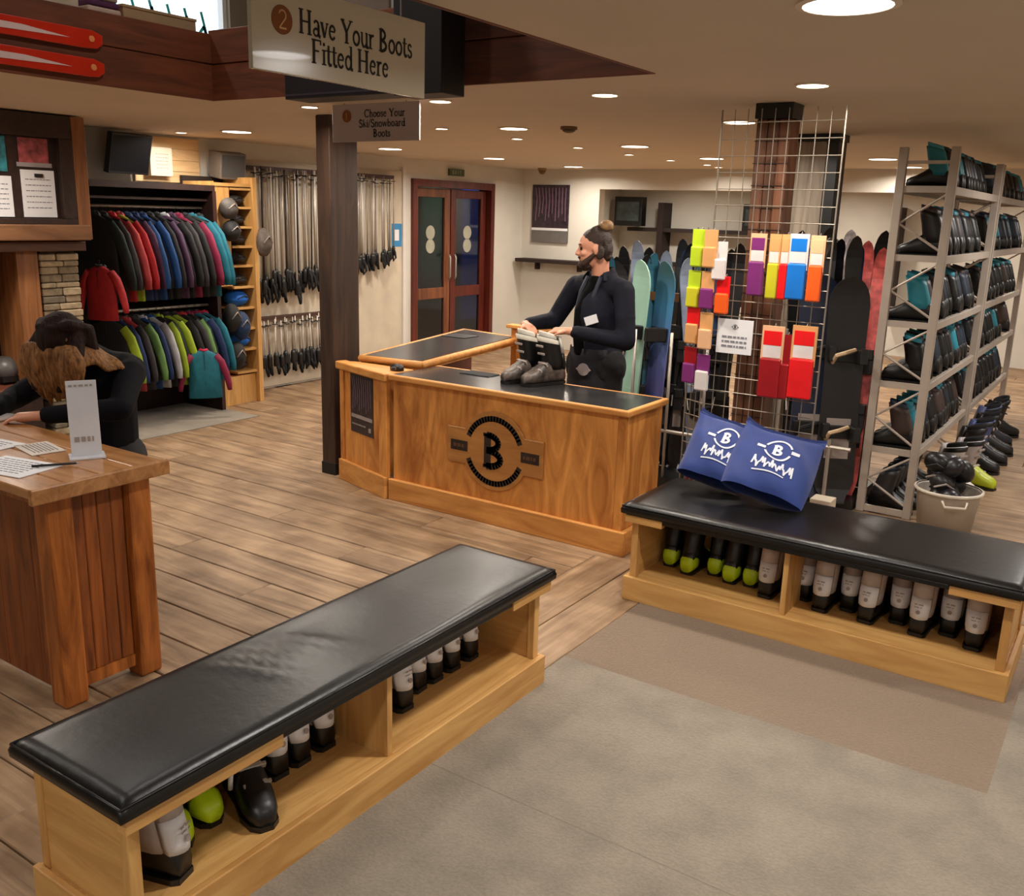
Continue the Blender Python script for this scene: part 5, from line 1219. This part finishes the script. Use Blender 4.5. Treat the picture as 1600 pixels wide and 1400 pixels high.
def pack(lb, u, z, w, h, hdr, body, v=4.872, rz=0, grp='packets hanging on the wire grid', lab=None):
    t = local(thing('hanging_packet', lb, 'packet', (u, v, z), rad(rz), grp))
    Q = lambda mb, n, mt, **k: mb.build(n, mt, t, world=False, **k)
    Q(MB().box(-w/2, w/2, -.012, -.004, -h*.55, 0), 'header_card', hdr, bevel=.001)
    Q(MB().box(-w/2*.95, w/2*.95, -.03, .004, -h, -h*.45), 'pouch', body, bevel=.008)
    if lab: Q(MB().box(-w/2*.8, w/2*.8, -.016, -.012, -h*.44, -h*.27), 'label_text', wh); Q(MB().box(-w/2*.8, w/2*.8, -.0165, -.012, -h*.265, -h*.07), 'label_patch', lab)
    Q(MB().tube([(0, 0, -.01), (0, .02, .01), (0, .03, .0)], .002, 5), 'hook', METAL)
KRA = mat('kraft_card', (206, 150, 92), .7, var=.08); KR2 = mat('peach_card', (222, 172, 130), .7, var=.06)
PK = lambda n, c: mat('pack_'+n, c, .35, var=.1)
rd, bl_, ye, pu_, wh, orr, limeP, rd2 = PK('red', (224, 22, 28)), PK('blue', (22, 112, 200)), PK('yellow', (196, 190, 40)), PK('purple', (120, 44, 110)), PK('white', (216, 208, 206)), PK('orange', (232, 92, 28)), PK('lime', (176, 200, 40)), PK('darkred', (150, 16, 26))
pack('purple and white sock packet at the top left of the grid', -1.745, 1.83, .085, .32, KR2, pu_, lab=pu_)
pack('yellow and red packet beside the purple one on the grid', -1.655, 1.83, .06, .33, KRA, ye, lab=KRA)
pack('red-bottomed kraft packet in the middle of the top row on the grid', -1.60, 1.83, .045, .33, KRA, rd, lab=KRA)
pack('bright blue and white packet in the top row of the grid', -1.53, 1.835, .10, .33, wh, bl_, lab=bl_)
pack('peach card packet with orange bottom at the right of the top row', -1.435, 1.83, .075, .33, KR2, orr, lab=KR2)
pack('red glove packet in the left of the lower row on the grid', -1.62, 1.36, .12, .38, KR2, rd2, lab=rd)
pack('dark red packet half hidden between the two large red ones', -1.55, 1.32, .06, .34, rd2, rd2, v=4.885)
pack('bright red glove packet at the right of the lower row on the grid', -1.455, 1.375, .13, .38, KRA, rd, lab=rd)
q = [(-2.17, 1.84, limeP, limeP, 'lime green packet at the top of the left wing of the grid'), (-2.09, 1.84, KRA, KRA, 'kraft coloured packet on the left wing of the grid'), (-2.03, 1.78, wh, wh, 'tall white packet on the left wing of the grid'),
     (-2.18, 1.62, limeP, ye, 'yellow green packet under the lime one'), (-2.09, 1.62, KRA, pu_, 'brown and purple packet on the left wing'), (-2.0, 1.60, rd, orr, 'orange and red packet beside the white notice'),
     (-2.17, 1.42, rd, KRA, 'round red-topped packet on the left wing'), (-2.08, 1.40, KRA, KR2, 'kraft packet low on the left wing'), (-2.17, 1.20, rd2, pu_, 'crimson and purple packet low on the left wing'), (-2.08, 1.17, pu_, wh, 'dark packet with white base at the bottom of the left wing')]
for u, z, a, b2, lb in q: pack(lb, u+.085, z, .08, .20, a, b2, v=4.865+max(0, -2.08-u)*.3, rz=-10)
t = thing('grid_notice', 'white printed notice with a small emblem fixed on the wire grid', 'sign', (-1.84, 4.87, 1.17))
MB().box(-1.935, -1.735, 4.868, 4.872, 1.19, 1.375).build('sheet', PAPER, t); q = MB(); M0 = FRONT(-1.835, 4.8675, 0)
for i in range(3): scribble(q, M0, -.07, .07, 1.28-i*.025, .01, i)
q.build('print', mat('print_grey', (120, 120, 128)), t); q = MB(); emblem(q, FRONT(-1.835, 4.8675, 1.335), .012); q.build('emblem', INK, t)

# ================================================================ SKIS AND SNOWBOARDS
def board_pts(L, w, tipr, waist, n=14):
    out = []
    for s in [0, .008, .03, .06, .1, .2, .35, .5, .65, .8, .88, .92, .95, .975, .99, 1.0]:
        z = s*L; tip = min(1, math.sqrt(max(0, (L-z)/tipr*(2-(L-z)/tipr))) if L-z < tipr else 1); tail = min(1, math.sqrt(max(0.3, z/tipr*(2-z/tipr))) if z < tipr else 1)
        out.append((z, w/2*(1-waist*math.sin(PI*s))*min(tip, tail)))
    return out
def make_board(nm, cat, L, w, th, tipr, waist, bind, mt, mt2):
    t = local(thing(nm, 'proto', cat, (0, 0, -50))); rings_ = []
    for z, hw_ in board_pts(L, w, tipr, waist):
        hw_ = max(hw_, .003); s = z/L; y = -.0+(.06*max(0, (s-.88)/.12)**2)*-1*(1 if nm == 'ski' else .5)+(-.04*max(0, (.08-s)/.08)**2 if nm != 'ski' else 0)
        rings_.append([(-hw_, y, z), (hw_, y, z), (hw_, y+th, z), (-hw_, y+th, z)])
    MB().loft(rings_).build('deck', mt, t, world=False, smooth=False)
    MB().box(-w*.28, w*.28, -.004, .0, L*.2, L*.38).build('graphic', mt2, t, world=False)
    if nm == 'ski':
        MB().box(-.035, .035, -.045, 0, L*.50, L*.58).box(-.03, .03, -.06, -.02, L*.56, L*.60).build('toe_binding', BLACK, t, world=False, bevel=.004)
        MB().box(-.035, .035, -.05, 0, L*.28, L*.38).box(-.03, .03, -.075, -.03, L*.34, L*.38).build('heel_binding', BLACK, t, world=False, bevel=.004)
        MB().tube([(-.04, -.03, L*.35), (-.045, -.05, L*.30)], .005).build('brake', METAL, t, world=False)
    else:
        for z in (L*.32, L*.66):
            q = MB(); q.box(-.11, .11, -.02, 0, z-.045, z+.045); q.box(.06, .11, -.16, -.0, z-.05, z+.05)
            q.build('binding_base', BLACK, t, world=False, bevel=.008)
            q = MB(); q.tube([(-.08, -.02, z-.05), (-.07, -.08, z), (-.02, -.1, z+.02), (.05, -.06, z+.04)], .014, 6); q.build('binding_strap', mat('strap_tan', (190, 164, 130), .6) if bind else BLACKF, t, world=False)
    return t
ski = make_board('ski', 'ski', 1.55, .10, .012, .14, .25, 0, mat('ski_black', (26, 26, 28), .3, var=.3), GREYP)
snow = make_board('snowboard', 'snowboard', 1.5, .28, .01, .2, .12, 0, BLACK, GREYP)
snow_t = make_board('snowboard', 'snowboard', 1.5, .28, .01, .2, .12, 1, BLACK, GREYP)
mint = mat('board_mint', (150, 190, 172), .4, var=.06)
grad = mat('board_bluepurple', (70, 96, 160), .4)
def gradmat():
    m = grad; n = m.node_tree.nodes; l = m.node_tree.links; b = n['Principled BSDF']; tc = n.new('ShaderNodeTexCoord'); sp = n.new('ShaderNodeSeparateXYZ'); cr = n.new('ShaderNodeValToRGB'); mr = n.new('ShaderNodeMath'); mr.operation = 'MULTIPLY'; mr.inputs[1].default_value = 1/1.5
    l.new(tc.outputs['Object'], sp.inputs[0]); l.new(sp.outputs[2], mr.inputs[0]); l.new(mr.outputs[0], cr.inputs[0])
    e = cr.color_ramp.elements; e[0].position = .15; e[0].color = lin((84, 50, 100)); e[1].position = .95; e[1].color = lin((50, 84, 92)); k = e.new(.55); k.color = lin((96, 108, 170)); k = e.new(.78); k.color = lin((66, 132, 178)); l.new(cr.outputs[0], b.inputs['Base Color'])
gradmat()
lean = (rad(-6), 0, 0)
rk = thing('ski_rack', 'metal-barred rack holding skis and snowboards behind the counter', 'rack', (-2.8, 6.3, 0))
for x in (-3.42, -3.24, -3.0, -2.72, -2.45, -2.2): MB().tube([(x, 6.02, .02), (x, 6.02, 1.12)], .012, 8).build('upright_bar', METAL, rk, smooth=True)
MB().box(-3.5, -2.1, 6.38, 6.44, 1.30, 1.36).build('back_rail', MIDW, rk); MB().box(-3.5, -2.1, 6.0, 6.5, .0, .08).build('base', BLACK, rk); MB().tube([(-3.5, 6.02, .42), (-2.1, 6.02, .42)], .014, 8).build('cross_bar', METAL, rk, smooth=True)
skc = [(20, 20, 22), (34, 40, 38), (56, 50, 46), (24, 30, 44), (16, 16, 18)]
# mint and blue boards face the viewer
dup(snow_t, (-3.10, 6.12, .1), (rad(-3), 0, rad(-36)), 'mint green snowboard standing in the rack right of the man', None, {'deck': mint, 'graphic': mint})
dup(snow, (-2.90, 6.10, .1), (rad(-3), 0, rad(-36)), 'blue to purple shaded snowboard standing in the rack', None, {'deck': grad, 'graphic': mat('mutedblue', (80, 90, 150), .5)})
dup(snow_t, (-2.93, 6.3, .1), (rad(-8), 0, rad(-36)), 'black snowboard with tan binding straps between the mint and the blue boards', None, {'deck': BLACK})
dup(snow, (-3.33, 6.2, .09), (rad(-7), 0, rad(25)), 'black snowboard just behind the man\'s shoulder', None, {'deck': mat('blk2', (34, 32, 34), .4)})
dup(snow, (-2.55, 6.3, .06), (rad(-7), 0, rad(25)), 'dark grey snowboard behind the left wing of the grid', None, {'deck': mat('blk3', (60, 60, 66), .4)})
tipc = [(70, 100, 170), (40, 90, 110), (30, 30, 34), (120, 130, 150), (150, 140, 130), (44, 60, 90)]
for i in range(24):
    rp = random.Random(i+7); c = tipc[i % 6] if i % 2 else (22, 22, 25)
    dup(ski, (-3.36+i*.051, 6.25+.05*(i % 3)+rp.uniform(-.02, .03), .085), (rad(rp.uniform(-9, -4)), rad(rp.uniform(-3, 3)), rad(rp.uniform(0, 50))), ordw(i)+' ski from the left among the snowboards behind the counter', 'skis in the rack behind the counter', {'deck': mat('skic%d' % (i % 12), c, .35, var=.3)}, 1.0+rp.uniform(-.02, .08))
# right group between pillar and steel rack
rk2 = thing('ski_rack', 'dark rack full of skis between the wire grid and the metal shelving', 'rack', (-1.65, 6.7, 0))
MB().box(-2.0, -1.46, 6.3, 6.9, 0, .08).build('base', BLACK, rk2); MB().box(-2.0, -1.46, 6.86, 6.9, 1.28, 1.34).build('back_rail', MIDW, rk2)
MB().tube([(-1.98, 6.2, .45), (-1.48, 6.2, .45)], .014).build('cross_bar', METAL, rk2); MB().tube([(-1.98, 6.2, 0.0), (-1.98, 6.2, 1.2)], .014).build('upright_bar', METAL, rk2)
for x in (-1.62,): MB().tube([(x, 6.2, 0.0), (x, 6.2, .5)], .014).build('upright_bar', METAL, rk2)
rc = [(190, 44, 50), (214, 96, 92), (36, 60, 120), (26, 26, 30), (120, 110, 100), (200, 190, 190)]
for i in range(16):
    rp = random.Random(i+37)
    dup(ski, (-1.95+(i % 8)*.062, 6.42+(i//8)*.22+rp.uniform(-.03, .03), .085), (rad(rp.uniform(-8, -4)), rad(rp.uniform(-2, 2)), rad(rp.uniform(5, 50))), '%s ski from the left in the %s row between wire grid and metal shelving' % (ordw(i % 8), 'front' if i < 8 else 'back'), 'skis between grid and shelving', {'deck': mat('rskic%d' % (i % 6), rc[i % 6], .35, var=.4, scale=20) if i % 3 else BLACK, 'graphic': DKC}, 1.05+rp.uniform(0, .1))
dup(snow, (-1.78, 6.28, .06), (rad(-5), 0, rad(25)), 'dark navy snowboard standing right of the wire grid', None, {'deck': mat('navyb', (22, 30, 52), .4, var=.5, scale=6)})
dup(snow_t, (-1.58, 6.26, .06), (rad(-5), 0, rad(28)), 'black snowboard with tan straps beside the metal shelving', None, {'deck': mat('blk4', (24, 22, 24), .4, var=.4)})

# ================================================================ STEEL SHELVING
SHZ = [.44, .88, 1.275, 1.69, 2.11]
def rack(loc, L, label, ends=True, sz=SHZ, H=2.36, D_=.30):
    t = local(thing('metal_shelving', label, 'shelving', loc)); Q = lambda mb, n, mt, **k: mb.build(n, mt, t, world=False, **k)
    for y in (0, L):
        for x in (0, D_): Q(MB().box(x-.026, x+.026, y-.02, y+.02, 0, H), 'upright', GALV, bevel=.003, seg=1)
        zs = [.03, .44, .88, 1.275, 1.69, 2.11]
        for a, b2 in zip(zs, zs[1:]):
            zm = (a+b2)/2
            q = MB(); q.tube([(D_-.02, y, a+.05), (.02, y, zm)], .008, 6); q.tube([(.02, y, zm), (D_-.02, y, b2-.03)], .008, 6); Q(q, 'brace', GALV)
        for z in [.03]+list(sz)+[2.28]: Q(MB().box(.02, D_-.02, y-.012, y+.012, z-.02, z+.02 if z < 2.2 else z-.0), 'end_beam', GALV)
    for z in sz:
        for x in (0, D_): Q(MB().box(x-.015, x+.015, .02, L-.02, z-.03, z+.02), 'shelf_beam', GALV, bevel=.002, seg=1)
        Q(MB().box(-.01, D_+.01, .02, L-.02, z-.005, z+.008), 'shelf_deck', mat('deck_tan', (150, 128, 104), .7), )
    return t
rack((-1.42, 6.4, 0), 1.85, 'nearer tall metal shelving bay full of black ski boots')
rack((-1.42, 8.36, 0), 2.3, 'farther metal shelving bay behind the first one along the aisle')
LV = ['lowest', 'second', 'third', 'fourth', 'top']
tl = [mat('teal_a', (34, 130, 150), .5), mat('teal_b', (60, 150, 170), .5), mat('ink_b', (28, 40, 56), .5), mat('br_b', (60, 44, 40), .5)]
for bi, (v0, L, nmb) in enumerate([(6.4, 1.85, 'nearer'), (8.36, 2.3, 'farther')]):
    for si, z in enumerate(SHZ):
        n_ = int(L/.145)
        for i in range(n_):
            rp = random.Random(bi*1000+si*100+i); 
            if bi == 1 and rp.random() < .35: continue
            c = {'liner': tl[rp.choice([0, 0, 1, 2, 3])], 'cuff': BLACK if rp.random() < .55 else tl[rp.choice([0, 2, 2, 3])]}
            dup(boot_r, (-1.27+rp.uniform(-.02, .02), v0+.11+i*.142, z+.009), (0, 0, rad(180+rp.uniform(-6, 6))), '%s black ski boot from the near end, %s shelf of the %s metal bay' % (ordw(i), LV[si], nmb), 'boots on the %s shelf of the %s bay' % (LV[si], nmb), c, .95 if si < 4 else .82)
for i in range(6):
    dup(boot_r, (-1.27, 6.52+i*.16, .0), (0, 0, rad(5*i-10)), ordw(i)+' black ski boot from the near end on the floor under the metal shelving', 'boots on the floor under the shelving', {'liner': tl[2]}, .95)
# boots and bags in the aisle
aisle = [(-1.0, 7.3, (206, 200, 196), (206, 200, 196), 'white-cuffed ski boot standing in the aisle beside the shelving'), (-.93, 7.6, (168, 180, 30), (190, 180, 180), 'yellow-green ski boot in the aisle beside the shelving'), (-.98, 8.1, (20, 20, 22), (30, 30, 34), 'black ski boot in the aisle, nearest behind the yellow one'),
         (-.97, 8.45, (24, 24, 30), (70, 84, 130), 'dark boot with blue-grey cuff in the aisle'), (-.97, 8.8, (24, 24, 24), (24, 24, 26), 'black boot farther down the aisle'), (-1.02, 9.2, (30, 34, 44), (90, 100, 140), 'boot with pale blue cuff farther down the aisle'), (-1.0, 9.6, (20, 20, 22), (22, 22, 24), 'last black boot down the aisle')]
for k, (u, v_, a, b2, lb) in enumerate(aisle): dup(boot_w, (u, v_, 0.0), (0, 0, rad(-30+11*k)), lb, None, {'shell': mat('ais%da' % k, a, .4), 'cuff': mat('ais%db' % k, b2, .4), 'back_panel': mat('ais%db' % k, b2), 'upper_panel': mat('ais%db' % k, b2), 'power_strap': BLACK}, 1.15)
# clear tub of black boots liners
tb = thing('plastic_tub', 'round translucent plastic tub at the right of the metal shelving', 'tub', (-.9, 6.35, 0))
n = 28; C0 = Vector((-.88, 6.33, 0))
def cr(r, z): return [tuple(C0+Vector((r*math.cos(2*PI*i/n), r*math.sin(2*PI*i/n), z))) for i in range(n)]
TUB = mat('tub_plastic', (190, 180, 166), .35, var=.04, trans=.25)
MB().loft([cr(.16, .002), cr(.19, .26), cr(.195, .27), cr(.19, .272), cr(.183, .262), cr(.153, .012)]).build('bowl', TUB, tb, smooth=True)
MB().loft([cr(.193, .255), cr(.207, .262), cr(.207, .275), cr(.193, .278)], cap=False).build('rim', mat('tub_rim', (206, 196, 180), .4), tb, smooth=True)
for s in (0, 1):
    a = rad(-70+180*s); p = C0+Vector((.2*math.cos(a), .2*math.sin(a), .24)); d = Vector((-math.sin(a), math.cos(a), 0)); o_ = Vector((math.cos(a), math.sin(a), 0))
    MB().tube([p-d*.07, p-d*.06+o_*.03+Vector((0, 0, -.03)), p+d*.06+o_*.03+Vector((0, 0, -.03)), p+d*.07], .009, 6).build('handle', mat('tub_rim', (206, 196, 180)), tb, smooth=True)
for i in range(13):
    rp = random.Random(i+5); a = rp.uniform(0, 6.28); r0 = rp.uniform(.0, .11); zz = .2+.02*i
    if zz > .42: zz = .42
    t = local(thing('ski_helmet', 'black helmet in the heap filling the plastic tub', 'helmet', tuple(C0+Vector((r0*math.cos(a), r0*math.sin(a), zz-.04))), a, 'black helmets heaped in the tub'))
    q = MB(); q.ball((0, 0, .05), (.085, .07, .062), 12, 8, R=Euler((rp.uniform(-1, 1), rp.uniform(-1, 1), 0)).to_matrix()); q.build('shell', mat('helm%d' % (i % 3), [(18, 18, 20), (30, 28, 34), (44, 42, 44)][i % 3], .35), t, world=False, smooth=True)
    MB().tube([(-.06, .05, .02), (0, .085, .06), (.06, .05, .03)], .007, 6).build('strap', GREYP if i % 2 else BLACK, t, world=False)
# far right wall goods
# ================================================================ BLUE BAGS
BAG = mat('bag_royal_blue', (19, 46, 112), .75, var=.15, scale=7, bump=.35, sheen=.2)
def bag(label, loc, rz, w, h, tilt, seed, roll):
    t = local(thing('drawstring_bag', label, 'bag', loc, rad(rz)))
    N_ = 26; rp = random.Random(seed); ph = [rp.uniform(0, 6) for _ in range(4)]
    tr_ = Matrix.Rotation(rad(-tilt), 4, 'X') @ Matrix.Rotation(rad(roll), 4, 'Y')
    def S_(s, tt, side):                      # s across -1..1, tt up 0..1
        e = (1-abs(s)**2.6)**.6*(max(0, 1-abs(2*tt-.9)**3.0 if abs(2*tt-.9) < 1 else 0))**.6
        fold = .007*math.sin(6*s+3*tt*3+ph[0])+.005*math.sin(11*tt+5*s+ph[1])
        dep = (.075*e*(1.25-.6*tt)+fold*e)*side
        wid = w/2*(1+.06*math.sin(3*tt+ph[2])-.0*tt)*(1+.04*(tt > .9))
        corner = .05*(abs(s)**3)*(tt**3)
        zz = h*tt+corner+.012*math.sin(2.5*s+ph[3])*tt
        return tr_ @ Vector((s*wid, dep, max(zz, .0)))
    vs = []; fs = []
    for side in (-1, 1):
        for j in range(N_+1):
            for i in range(N_+1): vs.append(S_(-1+2*i/N_, j/N_, side))
    K = (N_+1)**2
    for j in range(N_):
        for i in range(N_):
            a = j*(N_+1)+i; fs.append((a, a+1, a+N_+2, a+N_+1)); fs.append((K+a, K+a+N_+1, K+a+N_+2, K+a+1))
    mn = min(v.z for v in vs)
    off = Vector((0, 0, -mn+.0))
    vs = [v+off for v in vs]
    MB().add(vs, fs).build('pouch', BAG, t, world=False, smooth=True)
    # print mapped onto the front
    flat = MB(); I = Matrix.Identity(4); emblem(flat, I, .062)
    for i in range(1): pass
    for k in range(16):
        x0_ = -.095+k*.012; stroke(flat, [(x0_, -.125+.02*math.sin(k*2.3)), (x0_+.006, -.1+.025*math.sin(k*1.7+seed)), (x0_+.013, -.125+.02*math.sin(k*2.3+2.3))], .008, I)
    for k in range(12): flat.box(-.085+k*.0125, -.0725+k*.0125, -.165, -.158, 0, .0015)
    # subdivide long pieces lightly by mapping vertices only
    out = MB(); 
    for (x, y, z) in flat.v:
        s = x/(w/2); tt = (y+h*.60)/h; p = S_(s, tt, -1)+off; p2 = tr_ @ Vector((0, -.002-z*1.5, 0)); out.v.append(tuple(p+p2))
    out.f = flat.f; out.build('print', mat('bag_print', (200, 204, 214), .7), t, world=False)
    q = MB(); q.tube([tuple(S_(-.95, .93, -1)+off), tuple(S_(-.5, .95, -1)+off+Vector((0, -.006, 0))), tuple(S_(0, .94, -1)+off+Vector((0, -.006, 0))), tuple(S_(.5, .95, -1)+off+Vector((0, -.006, 0))), tuple(S_(.95, .93, -1)+off)], .0035, 6)
    q.build('drawstring', mat('cord_blue', (20, 44, 104), .8), t, world=False)
    return t
bag('blue drawstring bag with white emblem, left one on the right bench', (-1.76, 4.48, .523), 22, .38, .40, 48, 1, 18)
bag('blue drawstring bag with white emblem, right one leaning on the left bag', (-1.44, 4.36, .523), 30, .40, .42, 50, 2, 22)
# small things behind the bench
t = thing('white_carton', 'small white carton on the floor behind the right bench', 'box', (-1.35, 5.4, 0)); MB().box(-1.46, -1.34, 5.3, 5.42, 0, .34).build('carton', WB, t, bevel=.003); MB().box(-1.46, -1.34, 5.299, 5.3, .2, .26).build('label_strip', GREYP, t)
t = thing('red_bag', 'dark red fabric bag on the floor behind the right end of the counter', 'bag', (-2.2, 5.5, 0)); q = MB(); q.box(-2.3, -2.02, 5.4, 5.6, 0, .42); q.build('body', CL('maroon', (110, 26, 36)), t, bevel=.05, seg=3); MB().tube([(-2.25, 5.4, .4), (-2.2, 5.38, .5), (-2.12, 5.38, .5), (-2.07, 5.4, .4)], .01).build('handle', BLACK, t)

# remove the prototypes parked out of sight
def kill(o):
    for c in list(o.children): kill(c)
    bpy.data.objects.remove(o)
for o in [o for o in bpy.data.objects if o.parent is None and o.location.z < -40]: kill(o)
